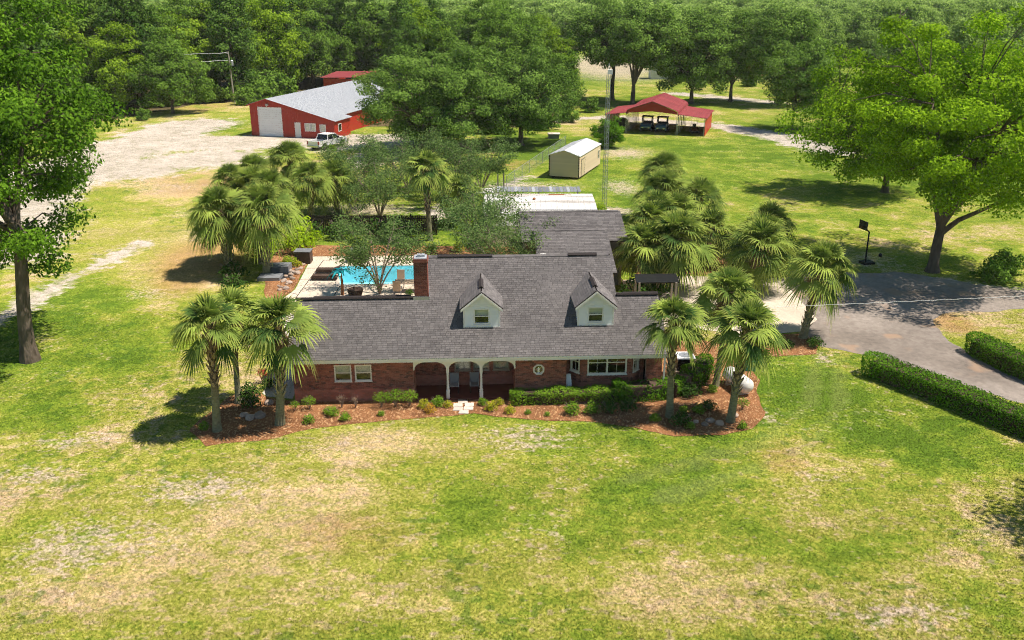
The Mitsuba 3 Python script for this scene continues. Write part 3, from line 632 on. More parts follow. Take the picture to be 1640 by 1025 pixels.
# ------------------------------------------------------------------ tan shed
sd = thing('storage_shed', 'tan lap sided storage shed with a white metal roof', 'shed')
sa = math.degrees(math.atan2(8.84, 3.16)) - 90; SM = rotz(sa, (7.45, 100.26, 0)); W_, L_ = 3.5, 9.4
hh, hp = 2.55, 3.12
gp = Polygon([(-W_, .22), (0, .22), (0, hh), (-W_ / 2, hp), (-W_, hh)])
part(sd, 'wall', MB().prism(gp, (0, .06, 0), X, Z, Y * (L_ - .12)), 'tan_siding', SM)
g = MB()
for k in range(int((hp - .25) / .155)):
    z = .24 + k * .155; q = gp.intersection(rect(-W_, z, 0, z + .145))
    if q.is_empty: continue
    b = q.bounds
    g.add([V(b[0], .03, z), V(b[2], .03, z), V(b[2], .055, b[3]), V(b[0], .055, b[3]), V(b[0], .06, z), V(b[2], .06, z)], [[0, 1, 2, 3], [4, 5, 1, 0]])
    if z + .145 < hh: g.add([V(.03, .06, z), V(.03, L_ - .06, z), V(.005, L_ - .06, z + .145), V(.005, .06, z + .145), V(0, .06, z), V(0, L_ - .06, z)], [[0, 1, 2, 3], [4, 5, 1, 0]])
part(sd, 'siding', g, 'tan_siding', SM, kind='stuff')
sl = math.atan2(hp - hh, W_ / 2); g = MB(); rb = MB()
for sg in (-1, 1):
    dn = V(sg * math.cos(sl), 0, -math.sin(sl)); n = V(sg * math.sin(sl), 0, math.cos(sl)); L = (W_ / 2 + .1) / math.cos(sl)
    g.ob(V(-W_ / 2, -.08, hp + .03), dn * L, Y * (L_ + .16), n * .04)
    for k in range(22): rb.ob(V(-W_ / 2, -.06 + k * .448, hp + .03) + n * .04, dn * L, Y * .04, n * .02)
r = part(sd, 'roof', g, 'white_metal', SM); part(r, 'rib', rb, 'white_metal', SM, kind='stuff')
part(sd, 'trim', MB().box(-W_ - .02, -W_ + .08, .0, .035, .22, hh).box(-.08, .02, .0, .035, .22, hh), 'dark_wood', SM)
dk = part(sd, 'door', MB().box(.03, .06, .75, 2.2, .25, 2.1), 'tan_siding', SM); part(dk, 'door_frame', MB().box(.035, .07, .7, .75, .25, 2.15).box(.035, .07, 2.2, 2.25, .25, 2.15).box(.035, .07, .75, 2.2, 2.1, 2.15), 'fence_wood', SM)
wk = part(sd, 'window', MB().box(.03, .07, 8.1, 8.7, 1.05, 2.05), 'white_paint', SM); part(wk, 'pane', MB().box(.07, .08, 8.16, 8.64, 1.1, 1.53).box(.07, .08, 8.16, 8.64, 1.57, 2.0), 'dark_glass', SM)
for x in (-W_ + .3, -.4): part(sd, 'skid', MB().box(x, x + .12, .1, L_ - .1, 0, .22), 'dark_wood', SM)

# ------------------------------------------------------------------ red barn
BR = [(-37.84, 133.12), (-24.33, 129.3)]
ba = math.degrees(math.atan2(BR[1][1] - BR[0][1], BR[1][0] - BR[0][0])); BM = rotz(ba, (BR[0][0], BR[0][1], 0))
barn = thing('barn', 'large red metal barn with pale roof, roll-up door and white windows', 'barn')
BL = 38.0; bp = Polygon([(0, 0), (13.2, 0), (13.2, 2.55), (2.75, 5.25), (0, 4.4)])
dr_ = rect(1.35, 0, 5.0, 4.05); pd = rect(7.0, 0, 7.95, 2.15); w1 = rect(8.6, .95, 10.35, 2.1); w2 = rect(10.95, .9, 11.9, 2.0)
part(barn, 'wall', MB().prism(bp.difference(dr_).difference(pd).difference(w1).difference(w2), (0, 0, 0), X, Z, Y * .15).box(0, .15, .15, BL, 0, 4.4).prism(Polygon([(0, 0), (12, 0), (12, 2.8), (2.75, 5.2), (0, 4.4)]), (0, BL - .15, 0), X, Z, Y * .15).box(11.85, 12, 5.2, BL - .15, 0, 2.8).box(13.05, 13.2, .15, 5.2, 0, 2.5).box(12, 13.2, 5.05, 5.2, 0, 2.5), 'red_metal', BM)
g = MB()
for k in range(44):
    x = .1 + k * .3; top = np.interp(x, [0, 2.75, 13.2], [4.4, 5.25, 2.55]) - .06
    q = rect(x, .02, x + .05, top).difference(dr_.buffer(.1)).difference(pd.buffer(.1)).difference(w1.buffer(.1)).difference(w2.buffer(.1))
    if not q.is_empty: g.prism(q, (0, -.025, 0), X, Z, Y * .024)
for k in range(16): g.box(13.2, 13.225, .2 + k * .3, .25 + k * .3, 0, 2.45)
part(barn, 'wall_rib', g, 'red_metal', BM, kind='stuff')
g, rb = MB(), MB()
for p, q, y0, y1 in (((2.75, 5.28), (-.35, 4.32), -.25, BL + .2), ((2.75, 5.28), (12.35, 2.78), -.25, BL + .2), ((12.35, 2.77), (13.5, 2.47), -.25, 5.4)):
    p, q = V(p[0], 0, p[1]), V(q[0], 0, q[1]); n = unit(np.cross(Y, q - p)); n = n if n[2] > 0 else -n
    g.ob(p + Y * y0, q - p, Y * (y1 - y0), n * .05)
    for k in range(int((y1 - y0) / .6)): rb.ob(p + Y * (y0 + k * .6) + n * .05, q - p, Y * .04, n * .025)
rf = part(barn, 'roof', g, 'pale_metal', BM); part(rf, 'rib', rb, 'pale_metal', BM, kind='stuff')
part(rf, 'rake_trim', MB().ob((-.35, -.28, 4.2), (3.1, 0, .96), (0, .025, 0), (0, 0, .16)).ob((2.75, -.28, 5.16), (10.75, 0, -2.79), (0, .025, 0), (0, 0, .16)), 'red_metal', BM)
g = MB()
for k in range(13): g.box(1.35, 5.0, .04, .08, .02 + k * .31, .02 + k * .31 + .295)
rd = part(barn, 'roll_up_door', g, 'white_siding', BM); part(rd, 'door_frame', MB().box(1.25, 1.35, -.03, .06, 0, 4.05).box(5.0, 5.1, -.03, .06, 0, 4.05).box(1.25, 5.1, -.03, .06, 4.05, 4.15), 'white_paint', BM)
part(barn, 'door', MB().box(7.0, 7.95, .02, .06, .02, 2.15), 'white_paint', BM, label='white walk-in door')
for (x0, x1, z0, z1, nm) in ((8.6, 9.45, .95, 2.1, 2), (9.5, 10.35, .95, 2.1, 2), (10.95, 11.9, .9, 2.0, 1)):
    g = MB(); g.box(x0, x1, -.03, .05, z0, z0 + .12).box(x0, x1, -.03, .05, z1 - .12, z1).box(x0, x0 + .12, -.03, .05, z0 + .12, z1 - .12).box(x1 - .12, x1, -.03, .05, z0 + .12, z1 - .12).box(x0 + .12, x1 - .12, -.02, .04, (z0 + z1) / 2 - .03, (z0 + z1) / 2 + .03)
    wk = part(barn, 'window', g, 'white_paint', BM); part(wk, 'pane', MB().box(x0 + .1, x1 - .1, .05, .07, z0 + .1, z1 - .1), 'pane', BM); part(wk, 'blind', MB().box(x0 + .1, x1 - .1, .10, .12, z0 + .1, z1 - .1), 'blind', BM)
wk = part(barn, 'window', MB().box(13.2, 13.26, 1.2, 2.2, .9, 2.0), 'white_paint', BM); part(wk, 'pane', MB().box(13.26, 13.27, 1.3, 2.1, 1.0, 1.9), 'dark_glass', BM)
part(barn, 'flood_light', MB().box(2.75, 3.1, -.3, -.02, 4.35, 4.6).box(2.85, 3.0, -.34, -.3, 4.15, 4.42), 'stone_pale', BM)

r2 = thing('red_shed', 'red metal shed with a sloping red roof behind the barn', 'shed'); RM = rotz(ba, (-34.9, 172.5, 0))
part(r2, 'wall', MB().box(0, 8.5, 0, .15, 0, 4.6).box(0, .15, .15, 9, 0, 4.6).box(8.35, 8.5, .15, 4, 0, 5.1), 'red_metal', RM)
g = MB(); g.ob((-.4, -.5, 4.7), (9.2, 0, .25), (0, 7, .6), (0, 0, .06)); part(r2, 'roof', g, 'red_roof', RM)
g = MB()
for k in range(16): g.box(.2 + k * .52, .27 + k * .52, -.03, -.002, 0, 4.55)
part(r2, 'wall_rib', g, 'red_metal', RM, kind='stuff'); part(r2, 'post', MB().box(8.6, 8.75, 6, 6.15, 0, 5.2), 'red_metal', RM)

# ------------------------------------------------------------------ red carport
cp = thing('carport', 'open red metal carport with a raised middle bay and two side wings', 'carport')
ca = math.degrees(math.atan2(131.92 - 136.2, 27.86 - 13.9)); CM = rotz(ca, (13.9, 136.2, 0)); CL = 10.6
W0, W1, W2, W3 = 0.0, 3.05, 10.5, 14.5


def sheet_roof(parent, prof, y0, y1, M, ribs=True):
    p = np.array(prof, float); n = len(p); g, rb = MB(), MB()
    d = np.gradient(p, axis=0); nn = np.c_[-d[:, 1], d[:, 0]]; nn /= np.linalg.norm(nn, axis=1, keepdims=True); nn = np.where(nn[:, 1:] < -.01, -nn, nn); q = p + nn * .05; k = np.arange(n - 1)
    F, B_ = (lambda a, y: np.c_[a[:, 0], np.full(n, y), a[:, 1]]), None
    g.add(np.vstack([F(p, y0), F(p, y1), F(q, y0), F(q, y1)]), np.vstack([np.stack([k, k + 1, k + 1 + n, k + n], 1), np.stack([k + 2 * n, k + 1 + 2 * n, k + 1 + 3 * n, k + 3 * n], 1), np.stack([k, k + 1, k + 1 + 2 * n, k + 2 * n], 1), np.stack([k + n, k + 1 + n, k + 1 + 3 * n, k + 3 * n], 1)]))
    L = np.r_[0, np.cumsum(np.linalg.norm(np.diff(q, axis=0), axis=1))]
    for s in np.arange(.2, L[-1], .3):
        x, z = np.interp(s, L, q[:, 0]), np.interp(s, L, q[:, 1]); rb.box(x - .035, x + .035, y0 + .01, y1 - .01, z - .01, z + .03)
    r = part(parent, 'roof', g, 'red_roof', M)
    if ribs: part(r, 'rib', rb, 'red_roof', M, kind='stuff')


mid = [(W1, 2.75), (W1, 3.15), (W1 + .1, 3.35), (W1 + .45, 3.55), (W1 + 3.72, 4.68), (W2 - .45, 3.55), (W2 - .1, 3.35), (W2, 3.15), (W2, 2.75)]
sheet_roof(cp, mid, 0, CL + 2, CM)
sheet_roof(cp, [(W0 - .25, 2.55), (W1, 2.98)], .1, CL, CM); sheet_roof(cp, [(W2, 2.98), (W3 + .25, 2.5)], .1, CL, CM)
part(cp, 'end_panel', MB().prism(Polygon([(W1 + .05, 2.95), (W1 + .12, 3.3), (W1 + .5, 3.5), (W1 + 3.72, 4.63), (W2 - .5, 3.5), (W2 - .12, 3.3), (W2 - .05, 2.95), (W2 - .7, 3.05), (W1 + 3.72, 3.3), (W1 + .7, 3.05)]), (0, .05, 0), X, Z, Y * .04), 'red_metal', CM)
part(cp, 'side_wall', MB().box(W3 - .04, W3, .2, CL - .1, 0, 2.48), 'red_metal', CM); part(cp, 'side_wall', MB().box(W0, W0 + .04, .2, CL - .1, 0, 2.5), 'red_metal', CM)
for y in (.3, 2.4, 4.5, 6.6, 8.7, CL - .3):
    for x in (W1 - .08, W1 + .1, W2 - .1, W2 + .08, W0 + .12, W3 - .12):
        part(cp, 'post', MB().box(x - .035, x + .035, y - .035, y + .035, 0, 2.6 if W0 + .2 < x < W3 - .2 else 2.42), 'galvanised', CM)


def cart(x, y, lab, deg=0, col='cart_blue'):
    """A small utility cart seen from the front: body, hood, seats, canopy on four posts, wheels."""
    c = thing('utility_cart', lab, 'cart'); M = CM @ rotz(deg, (x, y, 0)) @ np.diag([1.3, 1.2, 1.12, 1])
    body = MB(); body.prism(Polygon([(0, .3), (2.5, .3), (2.5, 1.0), (1.9, 1.0), (1.85, .5), (.95, .5), (.9, 1.12), (.2, 1.0), (0, .75)]), (-.6, 0, 0), Y, Z, X * 1.2); part(c, 'body', body, col, M)
    part(c, 'bumper', MB().box(-.5, .5, -.08, 0, .32, .5), 'black', M)
    for sx in (-.45, .25): part(c, 'headlight', MB().box(sx, sx + .2, -.015, .01, .5, .62), 'chrome', M)
    part(c, 'seat', MB().box(-.5, .5, 1.3, 1.8, .5, .85).box(-.5, .5, 1.75, 1.9, .85, 1.25), 'black', M)
    for sx in (-.56, .52): part(c, 'canopy_post', MB().ob((sx - .03, .85, 1.05), (.1, 0, 0), (0, .08, 0), (0, .3, .8)).ob((sx - .03, 1.95, .85), (.1, 0, 0), (0, .08, 0), (0, 0, 1.0)), 'black', M)
    part(c, 'canopy', MB().box(-.65, .65, 1.0, 2.15, 1.84, 1.92), 'black', M); part(c, 'steering_wheel', MB().lathe([(.16, 0), (.18, .02), (.16, .04)], (-.25, 1.1, 1.0), (0, -.6, .8), 12), 'black', M)
    for wy in (.4, 2.05):
        for sx in (-.62, .62): part(c, 'wheel', MB().lathe([(.0, -.1), (.3, -.1), (.32, 0), (.3, .1), (0, .1)], (sx, wy, .32), X, 12), 'rubber', M)


cart(5.6, 2.2, 'blue utility cart parked left in the middle bay of the carport'); cart(7.9, 1.9, 'blue utility cart parked right in the middle bay of the carport')
tk = thing('water_tank', 'round dark tank under the left wing of the carport', 'tank'); M = CM @ rotz(0, (1.9, 3, 0))
part(tk, 'tank', MB().lathe([(0, 0), (.95, 0), (.98, .4), (.95, 1.5), (.6, 1.8), (.2, 1.9), (0, 1.9)], sides=20), 'black', M, smooth=40) if False else put(tk, MB().lathe([(0, 0), (.95, 0), (.98, .4), (.95, 1.5), (.6, 1.8), (.2, 1.9), (0, 1.9)], sides=20), 'black', M)
mw = thing('riding_mower', 'riding mower with a roll bar under the right wing of the carport', 'mower'); M = CM @ rotz(15, (12.8, 3.2, 0))
part(mw, 'deck', MB().box(-.7, .7, -.3, .9, .12, .35), 'black', M); part(mw, 'body', MB().prism(Polygon([(-.2, .35), (1.5, .35), (1.5, .8), (.8, .75), (.3, .6)]), (-.4, 0, 0), Y, Z, X * .8), 'rust', M); part(mw, 'seat', MB().box(-.25, .25, .5, .95, .75, .85).box(-.25, .25, .9, 1.0, .85, 1.25), 'black', M)
part(mw, 'roll_bar', MB().tube([(-.45, 1.2, .7), (-.45, 1.2, 1.7), (.45, 1.2, 1.7), (.45, 1.2, .7)], .035, 6), 'galvanised', M)
for sx in (-.5, .5):
    part(mw, 'wheel', MB().lathe([(0, -.12), (.32, -.12), (.34, 0), (.32, .12), (0, .12)], (sx, 1.3, .34), X, 12), 'rubber', M); part(mw, 'wheel', MB().lathe([(0, -.07), (.17, -.07), (.17, .07), (0, .07)], (sx, -.5, .17), X, 10), 'rubber', M)

# ------------------------------------------------------------------ pickup
tr = thing('pickup_truck', 'white crew cab pickup parked beside the red barn', 'truck'); TM = rotz(math.degrees(math.atan2(3.05, 1.6)), (-24.75, 120.35, 0)) @ rotz(0, (0, .0, 0))
# along +x: rear axle at 0, front axle at 3.75
sid = Polygon([(-1.15, .55), (4.7, .5), (4.75, 1.0), (4.65, 1.18), (3.35, 1.25), (-1.1, 1.25)])
for wx in (0, 3.75): sid = sid.difference(Point(wx, .42).buffer(.5, 8))
b = MB(); b.prism(sid, (0, .0, 0), X, Z, Y * .16); b.prism(sid, (0, 1.84, 0), X, Z, Y * .16)
b.box(-1.15, -1.02, .16, 1.84, .55, 1.25).box(.75, 3.3, .16, 1.84, .5, 1.2).box(-1.02, .75, .16, 1.84, .5, .72)
b.add(*(lambda q: (q[0], q[1]))(MB().prism(Polygon([(3.3, .5), (4.72, .5), (4.72, 1.0), (4.6, 1.2), (3.3, 1.27)]), (0, .16, 0), X, Z, Y * 1.68).get()[:2]))
part(tr, 'body', b, 'car_white', TM)
cabp = [(.72, 1.22), (3.3, 1.22), (2.55, 1.86), (1.0, 1.88)]
g = MB(); lo, hi = np.array([(.72, .04), (3.35, .04), (3.35, 1.96), (.72, 1.96)]), np.array([(.98, .2), (2.5, .2), (2.5, 1.8), (.98, 1.8)])
g.add(np.vstack([np.c_[lo, np.full(4, 1.22)], np.c_[hi, np.full(4, 1.84)]]), [[0, 1, 5, 4], [1, 2, 6, 5], [2, 3, 7, 6], [3, 0, 4, 7]]); part(tr, 'cab_glass', g, 'dark_glass', TM)
g = MB(); g.box(.94, 2.55, .17, 1.83, 1.84, 1.9)
for i, j in ((0, 0), (1, 1), (2, 2), (3, 3)): g.tube([np.r_[lo[i], 1.2], np.r_[hi[j], 1.86]], .06, 6)
for yy, s in ((.03, 1), (1.97, -1)): g.tube([(2.0, yy, 1.2), (1.85, yy + s * .16, 1.86)], .05, 6)
part(tr, 'cab_roof', g, 'car_white', TM)
part(tr, 'bed_floor', MB().box(-1.02, .75, .16, 1.84, .72, .76), 'black', TM); part(tr, 'tailgate', MB().box(-1.19, -1.15, .2, 1.8, .72, 1.22), 'car_white', TM)
part(tr, 'bumper', MB().box(-1.3, -1.16, .05, 1.95, .45, .66), 'chrome', TM); part(tr, 'bumper', MB().box(4.73, 4.85, .05, 1.95, .42, .66), 'chrome', TM)
for yy in (-.01, 1.83): part(tr, 'tail_light', MB().box(-1.19, -1.12, yy, yy + .18, .8, 1.2), 'lamp_red', TM)
for yy in (.05, 1.65): part(tr, 'headlight', MB().box(4.7, 4.78, yy, yy + .3, .85, 1.05), 'chrome', TM)
for yy in (-.22, 2.0): part(tr, 'mirror', MB().box(2.75, 2.9, yy, yy + .22, 1.25, 1.5), 'black', TM)
for wx in (0, 3.75):
    for yy, s in ((.12, -1), (1.88, 1)):
        w = part(tr, 'wheel', MB().lathe([(.22, -.13), (.4, -.13), (.42, -.05), (.42, .05), (.4, .13), (.22, .13)], (wx, yy, .42), Y, 16), 'rubber', TM); part(w, 'rim', MB().lathe([(.0, .1 * s), (.12, .12 * s), (.24, .1 * s)], (wx, yy, .42), Y, 12), 'chrome', TM)

# ------------------------------------------------------------------ poles, tower, hoop, tank, fences
up = thing('utility_pole', 'leaning utility pole with transformer at the edge of the woods', 'utility pole')
part(up, 'pole', MB().tube([(-52.1, 173.6, 0), (-52.3, 173.6, 9.3)], [.17, .11], 10), 'pole_wood'); part(up, 'transformer', MB().lathe([(0, 0), (.28, 0), (.28, .9), (.2, 1.0), (0, 1.0)], (-51.75, 173.35, 6.8), sides=14), 'galvanised'); part(up, 'insulator', MB().tube([(-52.3, 173.5, 9.0), (-52.9, 173.4, 9.05)], .06, 6), 'white_paint'); part(up, 'bracket', MB().box(-52.2, -51.6, 173.3, 173.4, 7.6, 7.7), 'galvanised')
for z0, z1, lab in ((9.05, 10.6, 'upper power line running left from the utility pole'), (7.75, 8.4, 'lower power line running left from the utility pole')):
    t = np.linspace(0, 1, 14)[:, None]; a, b_ = V(-52.5, 173.5, z0), V(-95, 150, z1); pts = a + (b_ - a) * t; pts[:, 2] -= (4 * .5 * t * (1 - t))[:, 0]; one('power_line', lab, 'cable', MB().tube(pts, .03, 4), 'galvanised')
t = np.linspace(0, 1, 24)[:, None]; a, b_ = V(8.05, 46.4, 3.45), V(45, 43.3, 6.5); pts = a + (b_ - a) * t; pts[:, 2] -= (4 * .12 * t * (1 - t))[:, 0]
one('service_cable', 'thin pale service cable strung from the house over the driveway', 'cable', MB().tube(pts, .009, 4), 'white_siding')
sp = thing('utility_pole', 'wooden pole that carries the service cable beyond the driveway', 'utility pole'); put(sp, MB().tube([(45, 43.3, 0), (45, 43.3, 7)], [.15, .1], 10), 'pole_wood')

tw = thing('antenna_tower', 'slender lattice antenna tower beside the shed', 'antenna tower'); tx, ty = 8.8, 85.0
for k in range(3):
    a = k * 2 * math.pi / 3 + .4; part(tw, 'tower_leg', MB().tube([(tx + .24 * math.cos(a), ty + .24 * math.sin(a), 0), (tx + .2 * math.cos(a), ty + .2 * math.sin(a), 12.6)], .026, 5), 'galvanised')
g = MB()
for s in range(24):
    z = .2 + s * .52
    for k in range(3):
        a, b_ = k * 2 * math.pi / 3 + .4, (k + 1) * 2 * math.pi / 3 + .4; r = .24 - .04 * z / 12.6
        p, q = V(tx + r * math.cos(a), ty + r * math.sin(a), z), V(tx + r * math.cos(b_), ty + r * math.sin(b_), z); g.tube([p, q], .010, 4); g.tube([p, q + Z * .52], .009, 4)
part(tw, 'lattice', g, 'galvanised', kind='stuff'); part(tw, 'antenna', MB().tube([(tx, ty, 12.5), (tx, ty, 13.6)], .03, 5).box(tx - .1, tx + .35, ty - .2, ty + .1, 12.7, 13.1), 'white_paint'); part(tw, 'footing', MB().box(tx - .6, tx + .6, ty - .6, ty + .6, 0, .08), 'concrete')

hp_ = thing('basketball_hoop', 'black basketball hoop on a pole beside the driveway', 'basketball hoop'); M = rotz(-75, (27.3, 67.3, 0))
part(hp_, 'pole', MB().tube([(0, 0, 0), (0, 0, 2.5), (0, -.5, 2.95)], [.07, .06, .05], 8), 'black', M); part(hp_, 'backboard', MB().box(-.5, .5, -.62, -.57, 2.75, 3.42), 'black', M); part(hp_, 'rim', MB().tube([(.23 * math.cos(t), -.88 + .23 * math.sin(t), 2.95) for t in np.linspace(0, 2 * math.pi, 16)], .015, 5, caps=False), 'rust', M); part(hp_, 'base', MB().box(-.4, .4, -.3, .6, 0, .18), 'black', M)
one('ball', 'dark ball lying in the shade beside the basketball hoop', 'ball', (lambda m: (np.array(m.vertices) + V(29.2, 69.2, .13), np.array(m.faces), np.zeros((len(m.vertices), 2))))(trimesh.creation.icosphere(2, .15)), 'black', smooth=True)

pt = thing('propane_tank', 'white propane tank lying on the pine straw near the right corner of the house', 'propane tank'); a0, a1 = V(11.6, 44.9, .56), V(12.25, 42.7, .56); d = unit(a1 - a0); L = np.linalg.norm(a1 - a0); r = .41
pr = [(r * math.sin(t), r * .8 * (1 - math.cos(t))) for t in np.linspace(0, math.pi / 2, 7)]; pr += [(q[0], L - q[1]) for q in pr[::-1]]
v, f, t_ = MB().lathe(pr, a0, d, 24).get(); part(pt, 'tank', (v, f, t_), 'white_paint', smooth=True)
part(pt, 'valve_dome', MB().lathe([(.2, 0), (.2, .14), (.13, .2), (0, .21)], (a0 + a1) / 2 + Z * .39, sides=14), 'white_siding')
for k in (.22, .78): q = a0 + d * L * k; s = np.cross(d, Z); part(pt, 'support', MB().ob(q - s * .3 - d * .08 - Z * .6, s * .6, d * .16, Z * .25), 'concrete')
one('utility_box', 'small green utility box behind the propane tank', 'box', MB().box(12.9, 13.5, 46.2, 46.7, 0, .55).box(12.86, 13.54, 46.16, 46.74, .55, .6), 'green_box')
ac = thing('air_conditioner', 'white topped air conditioning unit at the right end of the house', 'air conditioner'); part(ac, 'case', MB().box(9.15, 10.05, 46.1, 47, .08, .75), 'black'); part(ac, 'top', MB().box(9.1, 10.1, 46.05, 47.05, .75, .84), 'white_siding'); part(ac, 'fan_grille', MB().lathe([(.05, 0), (.36, .0), (.36, .03), (.05, .03)], (9.6, 46.55, .84), sides=16), 'galvanised'); part(ac, 'pad', MB().box(9.0, 10.2, 45.95, 47.15, .02, .08), 'concrete')

fe = thing('board_fence', 'dark wooden privacy fence behind the pool', 'fence')
g = MB()
for k in range(72): x = -17.5 + k * .153; g.box(x, x + .14, 76.0, 76.025, .05, 1.72 + .03 * rnd.random())
part(fe, 'boards', g, 'fence_wood', kind='stuff'); part(fe, 'rail', MB().box(-17.5, -6.5, 76.03, 76.08, .4, .5).box(-17.5, -6.5, 76.03, 76.08, 1.4, 1.5), 'fence_wood')  # boards and rails near black, shade of the plants put into the wood
for x in np.arange(-17.5, -6.4, 2.2): part(fe, 'post', MB().box(x - .05, x + .05, 76.08, 76.18, 0, 1.8), 'fence_wood')
cf = thing('wire_fence', 'wire mesh fence running from the sandy path up past the tan shed', 'fence'); a, b_ = V(-.6, 95.2, 0), V(7.2, 123.0, 0)
for k in range(10): q = a + (b_ - a) * k / 9; part(cf, 'post', MB().tube([q, q + Z * 1.45], .035, 6), 'galvanised')
part(cf, 'top_rail', MB().tube([a + Z * 1.4, b_ + Z * 1.4], .022, 5), 'galvanised'); g = MB(); d = (b_ - a); L = np.linalg.norm(d); d /= L
for k in range(int(L / .3)):
    q = a + d * k * .3; g.tube([q, q + d * .9 + Z * 1.38], .0035, 3, caps=False); g.tube([q + Z * 1.38, q + d * .9], .0035, 3, caps=False)
part(cf, 'mesh', g, 'galvanised', kind='stuff')
gp_ = thing('gate_post', 'left brown gate post at the near end of the wire fence', 'post'); put(gp_, MB().box(-1.55, -1.4, 93.6, 93.75, 0, 1.9), 'pole_wood'); gp_ = thing('gate_post', 'right brown gate post at the near end of the wire fence', 'post'); put(gp_, MB().box(-.95, -.8, 94.7, 94.85, 0, 2.0), 'pole_wood')
cb = thing('well_cover', 'low concrete box with a pale slab top on the grass behind the shed', 'box'); part(cb, 'box', MB().box(5.2, 6.7, 130, 131.4, 0, .55), 'slate'); part(cb, 'lid', MB().box(5.1, 6.85, 129.9, 131.5, .55, .68), 'stone_pale')

# ------------------------------------------------------------------ pool furniture
for y, lab in ((64.75, 'dark sun lounger farther from the house beside the pool'), (63.1, 'dark sun lounger nearer the house beside the pool')):
    c = thing('sun_lounger', lab, 'sun lounger'); part(c, 'frame', MB().box(-14.6, -12.7, y - .33, y + .33, .2, .3), 'dark_wood'); part(c, 'cushion', MB().box(-14.55, -13.3, y - .3, y + .3, .3, .38).ob((-13.3, y - .3, .3), (.55, 0, .22), (0, .6, 0), (0, 0, .08)), 'dark_wood')
    for x in (-14.5, -12.85):
        for s in (-.28, .28): part(c, 'leg', MB().box(x - .04, x + .04, y + s - .04, y + s + .04, .024, .2), 'dark_wood')
for (x, y, lab) in ((-16.15, 67.6, 'dark planter box at the far left corner of the pool deck'), (-11.9, 67.9, 'dark planter box on the far side of the pool')):
    c = thing('planter_box', lab, 'planter'); part(c, 'box', MB().box(x - .6, x + .6, y - .5, y + .5, .024, .95), 'dark_wood'); part(c, 'rim', MB().box(x - .64, x + .64, y - .54, y + .54, .95, 1.0), 'slate')
for (x, y, a, lab) in ((-7.9, 61.2, 180, 'tan patio chair left at the pool table'), (-6.3, 61.2, 180, 'tan patio chair right at the pool table behind the chimney'), (-7.9, 59.4, 0, 'tan patio chair on the near side of the pool table')):
    c = thing('patio_chair', lab, 'chair'); M = rotz(a, (x, y, .024)); part(c, 'seat', MB().box(-.27, .27, -.27, .27, .4, .45), 'canvas', M); part(c, 'backrest', MB().ob((-.27, -.27, .45), (.54, 0, 0), (0, -.05, 0), (0, -.15, .75)), 'canvas', M)
    for sx in (-.25, .25): part(c, 'leg', MB().tube([(sx, .25, 0), (sx, .25, .62), (sx, -.27, .64), (sx, -.27, 0)], .02, 5), 'slate', M)
c = thing('patio_table', 'tan patio table beside the pool', 'table'); part(c, 'tabletop', MB().box(-8.2, -6.0, 59.9, 60.8, .72, .77), 'canvas')
for x in (-8.1, -6.1):
    for y in (60, 60.7): part(c, 'leg', MB().box(x - .03, x + .03, y - .03, y + .03, .024, .72), 'slate')
g = MB(); fp = thing('fire_pit', 'round dark fire pit on the pool deck behind the low roof ridge', 'fire pit'); put(fp, g.lathe([(.0, 0), (.4, 0), (.52, .3), (.55, .5), (.5, .52), (.3, .4), (0, .4)], (-10.8, 59.3, .024), sides=20), 'dark_wood')
tp = thing('palm_sculpture', 'teal metal palm sculpture with a brown trunk beside the pool', 'sculpture'); part(tp, 'trunk', MB().tube([(-11.75, 59.6, 0), (-11.72, 59.6, .9), (-11.8, 59.6, 1.75)], [.12, .09, .07], 8), 'rust')
for k in range(11):
    a = k * 2.4; e = .75 - .1 * (k % 5); p = [V(-11.8, 59.6, 1.75) + V(math.cos(a), math.sin(a), 0) * s * .95 + Z * (e * s - .85 * s * s) for s in np.linspace(0, 1, 6)]; w = [.03, .1, .13, .11, .07, .01]; sd_ = V(-math.sin(a), math.cos(a), 0); g = MB()
    v = np.vstack([[q - sd_ * ww - Z * .03, q + Z * .01, q + sd_ * ww - Z * .03] for q, ww in zip(p, w)]); f = [[3 * i + j, 3 * i + j + 1, 3 * i + j + 4, 3 * i + j + 3] for i in range(5) for j in range(2)]; g.add(v, f); part(tp, 'leaf', g, 'teal_metal')


def rocks(pts, lab_fn, smin, smax, name='rock'):
    for k, (x, y) in enumerate(pts):
        m = trimesh.creation.icosphere(2, 1.0); v = np.array(m.vertices); s = smin + (smax - smin) * rnd.random(); v *= (1 + .5 * (meshkit.fbm(v * 1.3 + k * 7, 2) - .5))[:, None] * s * V(1, .8 + .4 * rnd.random(), .6)
        one(name, lab_fn, 'rock', (v + V(x, y, s * .3), np.array(m.faces), np.tile(rnd.random(2), (len(v), 1))), 'rock', group=lab_fn)


rocks([(-16.35 + .35 * math.sin(k * 1.7), 60.6 + k * .33) for k in range(20)], 'tan rock edging the little pond left of the pool deck', .12, .27)
rocks([(9.0, 39.9), (9.35, 39.6), (9.7, 39.95), (10.1, 39.7), (8.7, 39.6), (11.05, 40.6)], 'grey boulder in the shaded pine straw between the two right front palms', .12, .27, 'boulder')
rocks([(-12.9, 40.3), (-12.5, 40.5), (-13.3, 40.6), (-12.4, 42.0)], 'grey boulder in the pine straw among the left front palms', .15, .3, 'boulder')
for x, y, z, lab in ((-17.7, 63.4, .25, 'grey slate slab nearer the house in the little pond'), (-17.5, 65.4, .5, 'grey slate slab farther back in the little pond')):
    one('slate_slab', lab, 'slab', MB().ob((x - .8, y - .7, 0), (1.6, .1, 0), (0, 1.2, 0), (0, 0, z)), 'slate')
setting('pond', MB().sheet(Point(-17.5, 64.3).buffer(1.3), .03), 'dark_glass')


